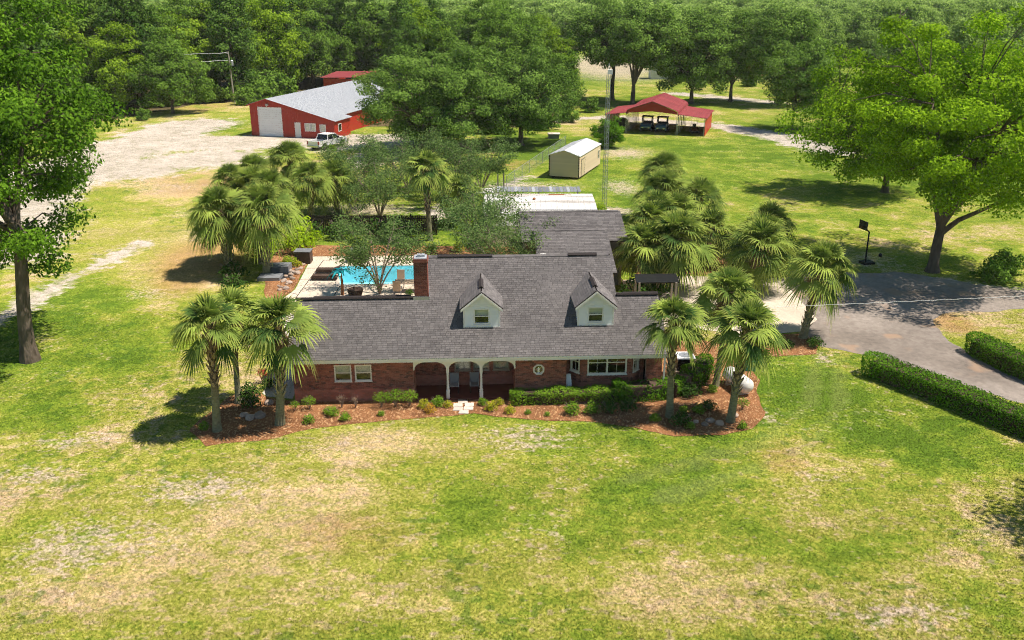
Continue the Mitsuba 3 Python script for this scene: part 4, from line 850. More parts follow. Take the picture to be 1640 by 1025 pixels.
# ------------------------------------------------------------------ vegetation builders
def perp(n, rng):
    r = rng.normal(size=n.shape); a = np.cross(n, r); return a / (np.linalg.norm(a, axis=1, keepdims=True) + 1e-9)


def cards(mb, c, n, L, W, rng, t):
    """Folded diamond leaves at the points c, facing n."""
    n = n / (np.linalg.norm(n, axis=1, keepdims=True) + 1e-9); a = perp(n, rng); b = np.cross(n, a); N = len(c)
    L = (L * (.7 + .6 * rng.random(N)))[:, None]; W = (W * (.7 + .6 * rng.random(N)))[:, None]
    v = np.stack([c - a * L / 2, c + b * W / 2 - n * W * .15, c + a * L / 2, c - b * W / 2 - n * W * .15], 1).reshape(-1, 3)
    k = np.arange(N)[:, None] * 4; f = np.vstack([k + [[0, 1, 2]], k + [[0, 2, 3]]])
    mb.add(v, f, np.repeat(t, 4, axis=0))


def crown_centres(rng, N, c, rx, ry, z0, z1, shape, seed, dmin, cone=False):
    out = []; zc, rz = (z0 + z1) / 2, (z1 - z0) / 2; tries = 0
    while len(out) < N and tries < N * 60:
        tries += 1
        d = unit(rng.normal(size=3)); lump = .62 + .80 * meshkit.noise(d * 2.4 + seed, seed)
        r = rng.random() ** (1 / 2.6) * lump; p = d * r
        if p[2] < -.78: continue
        if cone:
            h = (p[2] + 1) / 2; p[:2] *= 1.25 * min(max(1 - h, 0), 1) ** .7 + .12
        elif shape != 1: p[:2] *= np.interp(p[2], [-1, -.2, .5, 1.2], [shape, 1.05, 1, .9])
        q = V(c[0] + p[0] * rx, c[1] + p[1] * ry, zc + p[2] * rz)
        if all(((q - o) ** 2).sum() > dmin ** 2 for o in out[-120:]): out.append(q)
    return np.array(out)


def tree(seed, H, fork, crown, N, cr, K, leaf_L, r0, lean=(0, 0), shape=.8, squash=.62, limbs=True, cone=False, wood=6, outw=.55, extra=(), gap=.62):
    """(trunk with limbs, crown) with the foot at the origin. crown: (dx, dy, rx, ry, z0, z1)."""
    rng = np.random.default_rng(seed); dx, dy, rx, ry, z0, z1 = crown
    cs = crown_centres(rng, N, (dx, dy), rx, ry, z0, z1, shape, seed, cr * gap, cone)
    tr, cm = MB(seed), MB(seed)
    fk = V(lean[0] * fork, lean[1] * fork, fork); top = V(dx, dy, (z0 + z1) / 2 + (z1 - z0) * .12)
    t = np.linspace(0, 1, 8)[:, None]; pts = fk * t + V(.12, .08, 0) * np.sin(t * 5 + seed) * fork * .08; pts[0] = 0
    rr = np.interp(t[:, 0], [0, .08, .25, 1], [1.5, 1.12, .95, .78]) * r0; tr.tube(pts, rr, 10)
    for line in extra:
        q = np.array(line, float); tr.tube(q[:, :3], q[:, 3], 8)
    if limbs:
        ends = [top]; m = wood
        for k in range(m):
            a = 2 * math.pi * k / m + .5 * rng.random(); e = V(dx + .55 * rx * math.cos(a), dy + .55 * ry * math.sin(a), z0 + (z1 - z0) * (.3 + .4 * rng.random())); ends.append(e)
        curves = []
        for e in ends:
            s = np.linspace(0, 1, 7)[:, None]; b = fk + (e - fk) * V(.35, .35, .6); c = ((1 - s) ** 2) * fk + 2 * s * (1 - s) * b + s * s * e
            tr.tube(c, np.linspace(.55, .16, 7) * r0, 7); curves.append(c)
        allp = np.vstack(curves)
        for q in cs:
            i = np.argmin(((allp - q) ** 2).sum(1) + 3 * np.maximum(allp[:, 2] - q[2], 0) ** 2); p = allp[i]; mid = (p + q) / 2 + V(0, 0, .12) * np.linalg.norm(q - p)
            tr.tube([p, mid, q], [.10 * r0 + .02, .06 * r0 + .015, .012], 4, caps=False)
    else:
        tr.tube([fk, top], [.75 * r0, .2 * r0], 6)
    c0 = cs.mean(0)
    for q in cs:
        u = rng.normal(size=(K, 3)); u /= np.linalg.norm(u, axis=1, keepdims=True); rad = cr * (.75 + .5 * rng.random()); p = u * (rng.random((K, 1)) ** .45) * rad * V(1, 1, squash)
        o = unit(q - c0 + V(0, 0, .01)); n = u * outw + o * .45 + V(0, 0, .45) + .55 * rng.normal(size=(K, 3))
        cl = rng.random(); cards(cm, q + p, n, leaf_L, leaf_L * .6, rng, np.c_[rng.random(K), np.full(K, cl)])
    return tr, cm


def make_tree(name, label, at, bark, lf, group=None, rot=0, cat='tree', **kw):
    k = thing(name, label, cat, group); tr, cm = tree(**kw); M = rotz(rot, (at[0], at[1], -.05)); part(k, 'trunk', tr, bark, M); part(k, 'crown', cm, lf, M)
    return k


def group_of(gname, children):
    """A shapegroup from {child name: (mesh, bsdf)}."""
    d = {'type': 'shapegroup'}
    for n, (mb, b) in children.items():
        v, f, t = mb.get(); d[n] = mikit.ply((v, f), 'm_' + b, uv=t)
    scene[gname] = d


def inst(name, gname, label, cat, at, rot=0, s=1.0, group=None, tilt=(0, 0), kind=None, sz=None):
    k = thing(name, label, cat, group, kind)
    scene[k] = {'type': 'instance', 'shapes': {'type': 'ref', 'id': gname}, 'to_world': T().translate([at[0], at[1], at[2] if len(at) > 2 else 0]).rotate([0, 1, 0], tilt[0]).rotate([1, 0, 0], tilt[1]).rotate([0, 0, 1], rot).scale([s, s, sz or s])}
    return k


# ---- palms: trunk with boots, every frond a part
def frond(rng, az, el, pet, L, droop, segs=24, dead=False):
    g = MB(seed=1); ca, sa_ = math.cos(az), math.sin(az); R = np.array([[ca, -sa_, 0], [sa_, ca, 0], [0, 0, 1]])
    d = V(math.cos(el), 0, math.sin(el)); s_ = np.linspace(0, 1, 5)[:, None]; pp = d * pet * s_ - Z * (.22 * pet * s_ ** 2); tone = rng.random()
    tt = np.c_[np.full(5 * 3, tone), np.full(5 * 3, .35)]; g.tube(pp @ R.T, [.028, .022, .018, .016, .012], 3, t=tt, caps=False)
    d2 = unit(pp[-1] - pp[-2]); side = Y; n = np.cross(d2, side); o = pp[-1]; roll = rng.normal() * .45; side, n = side * math.cos(roll) + n * math.sin(roll), n * math.cos(roll) - side * math.sin(roll)
    for ph in np.linspace(-2.15, 2.15, segs):
        ph += rng.normal() * .02; di = unit(math.cos(ph) * d2 + math.sin(ph) * side + n * (.28 * abs(math.sin(ph)) - .05)); l = L * (.74 + .26 * math.cos(ph)) * (.9 + .2 * rng.random()); wd = np.cross(n, di); wd /= np.linalg.norm(wd)
        ts = np.array([0, .4, .75, 1.0]); st = o + di * l * ts[:, None] - Z * (droop * (.7 + .6 * rng.random()) * l * ts[:, None] ** 2.3); w = np.array([.014, .043, .032, .004])[:, None]
        v = np.empty((8, 3)); v[0::2] = st - wd * w; v[1::2] = st + wd * w
        g.add(v @ R.T, [[2 * i, 2 * i + 1, 2 * i + 3, 2 * i + 2] for i in range(3)], np.c_[np.full(8, tone), np.repeat(ts, 2) * (.75 + .3 * rng.random())])
    return g


def palm(gname, seed, h, nf=44, r0=.19, Lf=1.0, boots=(.45, 1.0), curve=.15, fat=False):
    rng = np.random.default_rng(seed); ch = {}; tr = MB(seed)
    z = np.linspace(0, h, 14); cx = curve * np.sin(z / h * 1.6) ; pts = np.c_[cx, .3 * cx, z]; rr = r0 * np.interp(z / h, [0, .05, .3, .8, 1], [1.35, 1.1, .92, 1.0, 1.15]); tr.tube(pts, rr, 12, t=(.15, .5))
    for k in range(int((boots[1] - boots[0]) * h * 20)):
        zz = h * boots[0] + k / 20.; a = k * 2.4; cxx = np.interp(zz, z, cx); e = V(math.cos(a), math.sin(a), 0); ra = np.interp(zz, z, rr); s = np.cross(e, Z); b0 = V(cxx, .3 * cxx, zz) + e * ra * .9
        q_ = .22 + .10 * rng.random(); tr.add([b0 - s * .085, b0 + s * .085, b0 + e * .05 - Z * .06, b0 + e * .17 + Z * q_ - s * .04, b0 + e * .17 + Z * q_ + s * .04], [[0, 2, 3], [2, 1, 4], [2, 4, 3], [0, 3, 4], [0, 4, 1]], (.5 + .5 * rng.random(), .5))
    ch['trunk'] = (tr, 'palm_bark'); top = V(cx[-1], .3 * cx[-1], h)
    for k in range(nf):
        q = k / (nf - 1); el = math.radians(np.interp(q, [0, .25, .55, .8, 1], [86, 62, 32, 2, -40]) + rng.normal() * 9); az = k * 2.39996 + rng.normal() * .15
        g = frond(rng, az, el, (.72 + .45 * min(1, q * 2)) * (.9 + .2 * rng.random()) * Lf, Lf * (.85 + .2 * rng.random()), np.interp(q, [0, .4, 1], [.14, .42, .72]) * (.75 + .5 * rng.random()))
        v, f, t = g.get(); m = MB(0); m.add(v + top - Z * .12 * q, f, t); ch['frond' if k == 0 else f'frond_{k:03d}'] = (m, 'palm_leaf')
    dead = MB(seed)
    for k in range(6):
        v, f, t = frond(rng, k * .85 + rng.random(), math.radians(-62 - 10 * rng.random()), .5 * Lf, .75 * Lf, .35, 16).get(); m = MB(0); m.add(v + top - Z * .2, f, t); ch['dead_frond' if k == 0 else f'dead_frond_{k:03d}'] = (m, 'dead_leaf')
    st = MB(seed)
    for k in range(3):
        a = rng.random() * 6.28; p = [top + V(math.cos(a), math.sin(a), 0) * s * 1.3 + Z * (.5 * s - .9 * s * s) for s in np.linspace(0, 1, 5)]; st.tube(p, .012, 3, caps=False)
        c = np.repeat(np.array(p[2:]), 22, 0) + rng.normal(size=(66, 3)) * .10; cards(st, c, rng.normal(size=c.shape), .07, .03, rng, rng.random((len(c), 2)))
    ch['flower_stalk'] = (st, 'dead_leaf'); group_of(gname, ch)


palm('palm_broad', 12, 5.1, 46, r0=.2, Lf=1.05, boots=(.3, 1), curve=-.2); palm('palm_round', 14, 2.9, 54, r0=.23, Lf=1.15, boots=(.05, 1), curve=.25); palm('palm_tall', 1, 5.55, 42, Lf=.98, boots=(.42, 1)); palm('palm_slim', 2, 5.3, 36, r0=.16, Lf=.95, boots=(.75, 1), curve=.3); palm('palm_mid', 3, 4.4, 56, r0=.22, Lf=1.2, boots=(.15, 1)); palm('palm_low', 4, 3.1, 60, r0=.24, Lf=1.25, boots=(.1, 1), curve=.05)
PALMS = [  # foot x, y, kind, turn, size, lean, label
    (-14.15, 39.0, 'tall', 0, 1.0, (1, 0), 'leftmost front palm with a shaggy brown upper trunk'), (-14.0, 42.1, 'slim', 100, .93, (3, 0), 'thin palm just behind the leftmost front palm'), (-11.3, 39.7, 'broad', 200, 1.03, (2, 0), 'front palm beside the left corner of the brick house'),
    (7.8, 40.5, 'tall', 75, .92, (-1, 0), 'front palm before the right end of the roof'), (10.85, 44.2, 'slim', 20, 1.0, (1, 0), 'slim palm between the propane tank and the house'), (10.7, 40.0, 'broad', 300, .97, (7, 0), 'front palm before the propane tank'),
    (17.7, 51.4, 'mid', 130, 1.02, (12, -3), 'leaning palm at the edge of the driveway'), (17.2, 60.3, 'low', 40, 1.1, (0, 0), 'palm behind the concrete apron, left of the leaning palm'), (20.0, 68.2, 'round', 90, 1.05, (0, 0), 'palm behind the concrete apron, nearest the basketball hoop'),
    (13.9, 55.2, 'round', 210, .78, (0, 0), 'low palm on the concrete apron corner behind the slim palm'), (9.3, 60.4, 'round', 15, 1.14, (-4, 0), 'palm beside the patio cover nearest the garage'), (11.2, 60.6, 'low', 160, 1.22, (3, 0), 'second palm from the garage by the patio cover'),
    (13.9, 82.2, 'mid', 260, 1.04, (0, 0), 'farthest palm of the row behind the garage'), (15.7, 76.2, 'round', 310, 1.15, (0, 0), 'second farthest palm of the row behind the garage'), (15.1, 66.8, 'low', 60, .95, (0, 0), 'palm in the orange bed behind the patio cover'), (11.7, 70.3, 'round', 120, 1.15, (0, 0), 'palm between the outbuilding and the orange bed'), (13.2, 71.5, 'low', 20, 1.0, (0, 0), 'palm in the middle of the clump behind the garage'),
    (-18.2, 64.2, 'mid', 0, 1.16, (1, 0), 'thick trunked palm left of the pool deck'), (-20.9, 64.5, 'mid', 140, 1.12, (-3, 0), 'outer palm left of the pool deck'), (-24.0, 84.0, 'mid', 220, .95, (0, 0), 'leftmost palm of the clump beyond the fence'), (-21.7, 88.2, 'mid', 280, 1.05, (0, 0), 'farthest palm of the clump beyond the fence'),
    (-18.2, 80.3, 'mid', 330, .95, (0, 0), 'rightmost palm of the clump beyond the fence'), (-20.7, 76.2, 'mid', 50, .95, (0, 0), 'nearest palm of the clump beyond the fence'), (-6.9, 74.2, 'tall', 170, 1.12, (0, 0), 'tall palm standing before the board fence behind the pool'), (-4.6, 79.5, 'low', 80, 1.0, (0, 0), 'low palm behind the pool fence near the rounded roof'), (10.4, 66.8, 'round', 30, 1.15, (0, 0), 'palm behind the patio cover beside the outbuilding corner'), (13.2, 78.0, 'low', 140, 1.15, (0, 0), 'palm third from the far end of the row behind the garage'), (18.3, 64.4, 'low', 200, 1.0, (0, 0), 'palm at the far edge of the concrete apron'), (-21.9, 67.4, 'round', 70, 1.15, (0, 0), 'low palm behind the outer palm left of the pool deck'), (-25.2, 80.6, 'mid', 110, .9, (0, 0), 'outermost left palm of the clump beyond the fence'), (-19.3, 67.3, 'mid', 250, 1.02, (-2, 0), 'palm between and behind the two left of the pool deck'), (-22.8, 79.5, 'low', 190, 1.15, (0, 0), 'left front palm of the clump beyond the fence'), (-16.6, 84, 'low', 20, 1.1, (0, 0), 'low palm behind the rightmost palm beyond the fence')]
for x, y, kd, rot, s, tl, lab in PALMS: inst('palm_tree', 'palm_' + kd, lab, 'palm', (x, y, -.03), rot, s, 'palms around the house', tl)

# ---- shade trees near by
make_tree('shade_tree', 'big leafy tree at the left edge with a bare leaning trunk', (-27.5, 47.8), 'bark', 'left_leaf', seed=41, H=22, fork=7.5, crown=(-2.3, .6, 6.6, 7.2, 3.2, 22), N=175, cr=1.5, K=380, leaf_L=.25, gap=.85, squash=.55, r0=.40, lean=(.08, 0), shape=.8)
make_tree('shade_tree', 'second leafy tree behind the big left edge tree', (-44, 66), 'bark', 'left_leaf', seed=43, H=22, fork=6, crown=(0, 0, 8.5, 8, 6, 22), N=230, cr=1.5, K=170, leaf_L=.32, r0=.4)
make_tree('pecan_tree', 'big light green pecan tree beside the asphalt driveway', (31.57, 65.17), 'bark', 'pecan_leaf', seed=47, H=18, fork=3.8, extra=[[(.05, 0, 2.9, .24), (1.1, -.4, 4.1, .18), (2.6, -.8, 5.0, .14), (4.2, -1.1, 5.9, .10), (5.6, -1.2, 7.4, .06)], [(.05, 0, 3.6, .3), (-.8, -.5, 5.6, .24), (-2.0, -1.0, 8, .16)], [(.05, 0, 3.6, .3), (1.0, -.6, 6.0, .22), (2.2, -1.2, 9, .14)]], crown=(1.3, .3, 8.9, 8.6, 4.8, 18.0), N=190, cr=1.5, K=430, leaf_L=.25, gap=.9, squash=.55, r0=.40, lean=(.02, 0), shape=.95)
make_tree('shade_tree', 'smaller tree with a dark trunk on the lawn behind the pecan tree', (39, 93.6), 'bark', 'pecan_leaf', seed=53, H=14, fork=3.2, crown=(-2.5, 0, 7, 6.5, .8, 13.5), N=190, cr=1.35, K=170, leaf_L=.3, r0=.34)
make_tree('shade_tree', 'tree outside the right edge that shades the lower right lawn', (29.6, 27.5), 'bark', 'left_leaf', seed=59, H=14, fork=5, crown=(0, 0, 5, 5.2, 5, 14), N=190, cr=1.2, K=230, leaf_L=.25, r0=.3)
make_tree('live_oak', 'broad dark oak standing in front of the barn roof', (-11, 120), 'bark', 'oak_leaf', seed=61, H=13, fork=2.2, crown=(.7, 0, 8.3, 9, .6, 13.4), N=190, cr=1.55, K=310, gap=.85, squash=.55, leaf_L=.33, r0=.55, shape=.95)
make_tree('live_oak', 'bushy oak to the right of the broad dark oak', (1.2, 124), 'bark', 'oak_leaf', seed=67, H=12, fork=2.5, crown=(-1, 0, 7.6, 7, 1.2, 12.6), N=220, cr=1.4, K=180, leaf_L=.33, r0=.4, shape=.85)
make_tree('shade_tree', 'rounded bushy tree at the far end of the sandy yard', (-58.1, 158), 'bark', 'wood_leaf', seed=71, H=13, fork=1.5, crown=(0, 0, 6.5, 6, .9, 13), N=180, cr=1.3, K=130, leaf_L=.4, r0=.3, cone=True)
make_tree('shade_tree', 'dark tree with a single reddish trunk behind the carport', (19.3, 178.5), 'bark', 'oak_leaf', seed=73, H=20, fork=8, crown=(-1, 0, 6.8, 6, 5.2, 18.5), N=170, cr=1.6, K=130, leaf_L=.45, r0=.4, shape=.8)
make_tree('shade_tree', 'tree with several stems just behind the carport', (22.3, 171), 'bark', 'oak_leaf', seed=79, H=19, fork=3.4, crown=(2.0, 0, 7, 6, 6, 17.5), N=190, cr=1.6, K=130, leaf_L=.45, r0=.45, shape=.7)
make_tree('shade_tree', 'dense dark tree right of the carport roof ridge', (33.5, 173), 'bark', 'oak_leaf', seed=83, H=18, fork=2.5, crown=(0, 0, 7.2, 6.5, 1.4, 16.5), N=220, cr=1.6, K=130, leaf_L=.45, r0=.4, shape=.95)
make_tree('shade_tree', 'dark tree just left of the brush pile', (41.5, 176), 'bark', 'oak_leaf', seed=89, H=16, fork=3, crown=(1, 0, 5.5, 5, 2, 16), N=130, cr=1.5, K=120, leaf_L=.45, r0=.35)
make_tree('shade_tree', 'slender trunked tree at the bend of the dirt road', (42.4, 138.8), 'bark', 'oak_leaf', seed=97, H=12, fork=4, crown=(.6, 0, 5.4, 5, 2.6, 12.2), N=130, cr=1.25, K=130, leaf_L=.36, r0=.22, shape=.6)
make_tree('shade_tree', 'tall spreading tree behind the slender tree at the road bend', (49, 170), 'bark', 'oak_leaf', seed=101, H=18, fork=5, crown=(0, 0, 6.6, 6, 4, 17), N=190, cr=1.6, K=120, leaf_L=.45, r0=.4, shape=.8)
for k, (x, y, sz, lab) in enumerate([(-9.2, 59.8, 1.0, 'crape myrtle with bare forking stems in front of the pool'), (-2.6, 69.3, 1.05, 'crape myrtle beside the rounded outbuilding roof'), (-12.0, 80.5, 1.0, 'crape myrtle beyond the board fence'), (-6.5, 87, 1.1, 'crape myrtle farther back beyond the board fence'), (-.5, 61.6, .95, 'crape myrtle left of the garage roof'), (-15.5, 88, 1.15, 'crape myrtle leftmost of those between the fence and the oak'), (-10.8, 93, 1.2, 'crape myrtle farthest back below the broad oak'), (-3.2, 91, 1.1, 'crape myrtle beside the brown gate posts')]):
    rng = np.random.default_rng(200 + k); c = thing('crape_myrtle', lab, 'tree'); st, lf = MB(k), MB(k); tips = []
    for q in range(7):
        a = q * .9 + rng.random() * .4; e = V(math.cos(a) * (1.3 + 1.5 * rng.random()), math.sin(a) * (1.3 + 1.5 * rng.random()), 3.3 + .9 * rng.random()) * sz; s = np.linspace(0, 1, 6)[:, None]; c_ = e * V(1, 1, 0) * s ** 1.5 + Z * e[2] * s; st.tube(c_, np.linspace(.075, .03, 6) * sz, 6)
        for w in range(12):
            p = c_[3 + w % 3]; d = unit(V(e[0], e[1], 0) * .5 + rng.normal(size=3) * .7 + Z * .9); tip = p + d * (.9 + 1.3 * rng.random()) * sz; st.tube([p, (p + tip) / 2 + V(0, 0, .06), tip], [.022, .014, .006], 4, caps=False); tips.append((p, tip))
    for p, tip in tips:
        K = 100; s = rng.random((K, 1)) ** .6; cc = p + (tip - p) * (.35 + .8 * s) + rng.normal(size=(K, 3)) * .24 * sz * V(1.2, 1.2, .7); cards(lf, cc, rng.normal(size=(K, 3)) * .6 + Z * .6, 1 * .17 * sz, .085 * sz, rng, np.c_[rng.random(K), np.full(K, rng.random())])
    M = rotz(0, (x, y, 0)); part(c, 'stem', st, 'pale_bark', M); part(c, 'foliage', lf, 'myrtle_leaf', M)


# ---- forest, instanced
def proto(gname, lf, **kw):
    tr, cm = tree(**kw); group_of(gname, {'trunk': (tr, 'bark'), 'crown': (cm, lf)})


proto('wood_a', 'wood_leaf', seed=301, H=20, fork=7, crown=(0, 0, 5.0, 5.0, 1.5, 20), N=130, cr=1.5, K=110, leaf_L=.45, r0=.28, limbs=False, shape=.9)
proto('wood_b', 'wood_leaf', seed=302, H=18, fork=6, crown=(0, 0, 4.4, 4.8, .8, 18), N=120, cr=1.4, K=110, leaf_L=.45, r0=.25, limbs=False, shape=1.0)
proto('wood_c', 'pine_leaf', seed=303, H=20, fork=9, crown=(0, 0, 4.2, 4.2, 1.5, 20.5), N=110, cr=1.3, K=110, leaf_L=.45, r0=.25, limbs=False, cone=True)
proto('wood_d', 'wood_leaf', seed=304, H=12, fork=3, crown=(0, 0, 4.6, 4.4, 1.0, 11.5), N=90, cr=1.4, K=100, leaf_L=.42, r0=.2, limbs=False, shape=1.0)
proto('wood_e', 'light_leaf', seed=308, H=16, fork=4, crown=(0, 0, 4.8, 4.6, .6, 16), N=120, cr=1.35, K=110, leaf_L=.45, r0=.24, limbs=False, shape=1.0)
proto('far_a', 'far_leaf', seed=305, H=14, fork=3, crown=(0, 0, 5.5, 5.2, 1.0, 13.5), N=70, cr=1.9, K=60, leaf_L=.8, r0=.25, limbs=False, shape=1.0)
proto('far_b', 'far_leaf', seed=306, H=17, fork=4, crown=(0, 0, 4.8, 5.0, 1.5, 16.5), N=70, cr=1.8, K=60, leaf_L=.8, r0=.25, limbs=False, shape=1.0)
proto('low_bush', 'wood_leaf', seed=307, H=3, fork=.5, crown=(0, 0, 2.2, 2.0, .0, 2.8), N=34, cr=.8, K=55, leaf_L=.4, r0=.08, limbs=False, shape=1.0)
frng = np.random.default_rng(77)
mat('litter', lambda p, n, uv: mix((.05, .045, .02), (.13, .10, .05), fbm(p.x * .7, p.y * .7, 0, 4)), .95)
for pts in ([(-150, 146), (-67, 146), (-60, 168), (-42, 184), (-34, 204), (-22, 199), (-16, 230), (-150, 240)], [(-24, 143), (6, 142), (11, 168), (9, 196), (-28, 196)], [(62, 258), (190, 246), (215, 345), (36, 345), (34, 318)], [(86, 203), (170, 186), (185, 244), (90, 244)], [(-420, 340), (560, 340), (760, 780), (-620, 780)]):
    setting('forest_floor', MB().sheet(ragged(pts, 6, 2.5, 9), .006), 'litter', label='dark leaf litter under the woods')


def woods(poly, step, kinds, label, group, smin=.85, smax=1.12, edge=None):
    P = Polygon(poly); x0, y0, x1, y1 = P.bounds; out = []
    for yy in np.arange(y0, y1, step):
        for xx in np.arange(x0, x1, step):
            q = (xx + (frng.random() - .5) * step * .9 + (step / 2 if int((yy - y0) / step) % 2 else 0), yy + (frng.random() - .5) * step * .9)
            if P.contains(Point(q)): out.append(q)
    for q in out:
        kd = kinds[int(frng.random() * len(kinds))]; s = smin + (smax - smin) * frng.random()
        inst('forest_tree', kd, label, 'tree', (q[0], q[1], -.2), 360 * frng.random(), s, group, sz=s * (.92 + .16 * frng.random()))


woods([(-125, 150), (-68, 150), (-63, 168), (-44, 184), (-44, 196), (-125, 182)], 6.6, ['wood_a', 'wood_b', 'wood_c', 'wood_e'], 'tall tree in the dense woods beyond the sandy yard', 'trees of the woods beyond the sandy yard', .95, 1.2)
woods([(-50, 186), (-44, 196), (-34, 205), (-20, 200), (-18, 228), (-60, 228), (-60, 200)], 6.5, ['wood_a', 'wood_e', 'wood_c', 'wood_d'], 'tall tree in the woods right behind the red barn', 'trees of the woods behind the barn', .95, 1.15)
woods([(-22, 156), (8, 152), (11, 170), (9, 198), (-26, 198)], 8.2, ['wood_a', 'wood_b', 'wood_e', 'wood_c', 'wood_d'], 'tall tree in the grove right behind the two oaks', 'trees of the grove behind the oaks', .8, 1.0)
for lab, grp, poly, st, kd in (('tree of the distant light green woods beyond the back lawn', 'trees of the distant woods', [(62, 262), (190, 250), (200, 330), (64, 330), (40, 330), (36, 318)], 11.5, ['far_a', 'far_b', 'far_a']), ('tree at the far edge of the field behind the sand bank', 'trees behind the sand bank', [(-20, 300), (14, 310), (66, 335), (66, 350), (-20, 330)], 11, ['far_a', 'far_b']),
                               ('tree of the low woods behind the pecan tree', 'trees of the woods behind the pecan tree', [(88, 205), (165, 190), (180, 240), (92, 240)], 11, ['far_a', 'wood_d', 'far_b'])):
    woods(poly, st, kd, lab, grp, .75, 1.15)
fk = thing('distant_forest', 'distant forest reaching to the horizon', 'forest', kind='stuff'); fi = 0
for yy in np.arange(345, 760, 16):
    for xx in np.arange(-.62 * yy, .66 * yy, 15):
        fi += 1; s = .9 + .3 * frng.random(); scene[f'distant_forest__{fi:03d}'] = {'type': 'instance', 'shapes': {'type': 'ref', 'id': 'far_a' if frng.random() < .5 else 'far_b'}, 'to_world': T().translate([float(xx + 8 * frng.random()), float(yy + 8 * frng.random()), -.5]).rotate([0, 0, 1], float(360 * frng.random())).scale([s * 1.25, s * 1.25, s])}
for (x, y, s, lab) in [(-49.5, 171, 1.0, 'bush at the foot of the utility pole'), (-47.5, 173.5, 1.3, 'taller bush behind the foot of the utility pole'), (4.5, 139, .9, 'dark bush between the oaks and the dirt road'), (9, 147, .8, 'bush on the far side of the dirt road left of the carport'), (13.5, 160, .8, 'bush under the reddish trunk behind the carport'), (-3, 136, 1.3, 'dark bush under the right oak'), (34.8, 62.4, .55, 'round dark bush under the pecan tree'), (36.8, 64.5, .6, 'second round bush under the pecan tree'), (66, 222, 1.1, 'bush right of the brush pile'), (52, 205, .9, 'bush on the far lawn before the brush pile'), (-60, 150, .6, 'low bush at the edge of the sandy yard')]:
    inst('bush', 'low_bush', lab, 'bush', (x, y, 0), 40 * x, s)
for k in range(58):
    t = frng.random(); q = (-118 + 52 * t, 147 + 6 * t + 3 * frng.random()) if k < 22 else ((-66 + 22 * t, 166 + 19 * t) if k < 34 else (-24 + 44 * t, 141 + 5 * frng.random()) if k < 36 else (60 + 130 * t, 256 - 12 * t + 6 * frng.random()) if k < 50 else (88 + 80 * t, 203 - 14 * t))
    inst('bush', 'low_bush', 'bush in the undergrowth along the edge of the woods', 'bush', (q[0], q[1], 0), 360 * frng.random(), .9 + .9 * frng.random(), 'bushes along the edge of the woods')
make_tree('cypress_bush', 'upright rounded green shrub behind the antenna tower', (13.0, 122.5), 'bark', 'hedge_leaf', cat='shrub', seed=311, H=4, fork=.4, crown=(0, 0, 2.2, 2.0, .1, 4.0), N=90, cr=.6, K=120, leaf_L=.2, r0=.08, shape=.8)
sn = thing('dead_tree', 'bare grey dead tree rising above the far woods', 'tree'); g = MB(); g.tube([(103, 253, 0), (103.2, 253, 8), (102.8, 253, 15)], [.5, .35, .12], 8)
for k in range(9): a = k * 2.4; z = 7 + k * .8; g.tube([(103, 253, z), (103 + 1.2 * math.cos(a), 253 + 1.2 * math.sin(a), z + .8), (103 + 2 * math.cos(a), 253 + 2 * math.sin(a), z + 2)], [.14, .08, .03], 5)
put(sn, g, 'pale_bark')
bpile = thing('brush_pile', 'reddish pile of cut brush on the far lawn', 'brush pile'); g = MB(seed=12)
for k in range(260):
    a, r = rnd.random() * 6.28, 4.2 * rnd.random() ** .7; z = max(.1, (3.6 - .75 * r) * rnd.random()); d = unit(rnd.normal(size=3) * V(1, 1, .45)); p = V(57.7 + r * math.cos(a), 230 + r * math.sin(a), z); g.tube([p - d * 1.3, p + d * 1.3], [.12, .05], 4)
put(bpile, g, 'rust'); labels[bpile]['kind'] = 'stuff'
fh = thing('trailer_house', 'long pale building half hidden behind the trees past the carport', 'building'); part(fh, 'wall', MB().box(33, 42, 222, 226, 0, 3.2), 'weathered'); part(fh, 'roof', MB().ob((32.5, 221.5, 3.2), (10, 0, 0), (0, 2.6, 1), (0, 0, .1)).ob((32.5, 226.5, 3.2), (10, 0, 0), (0, -2.4, 1), (0, 0, .1)), 'rust')
for x in (34.5, 37, 39.5): part(fh, 'window', MB().box(x, x + 1.6, 221.95, 222, 1, 2.3), 'dark_glass')


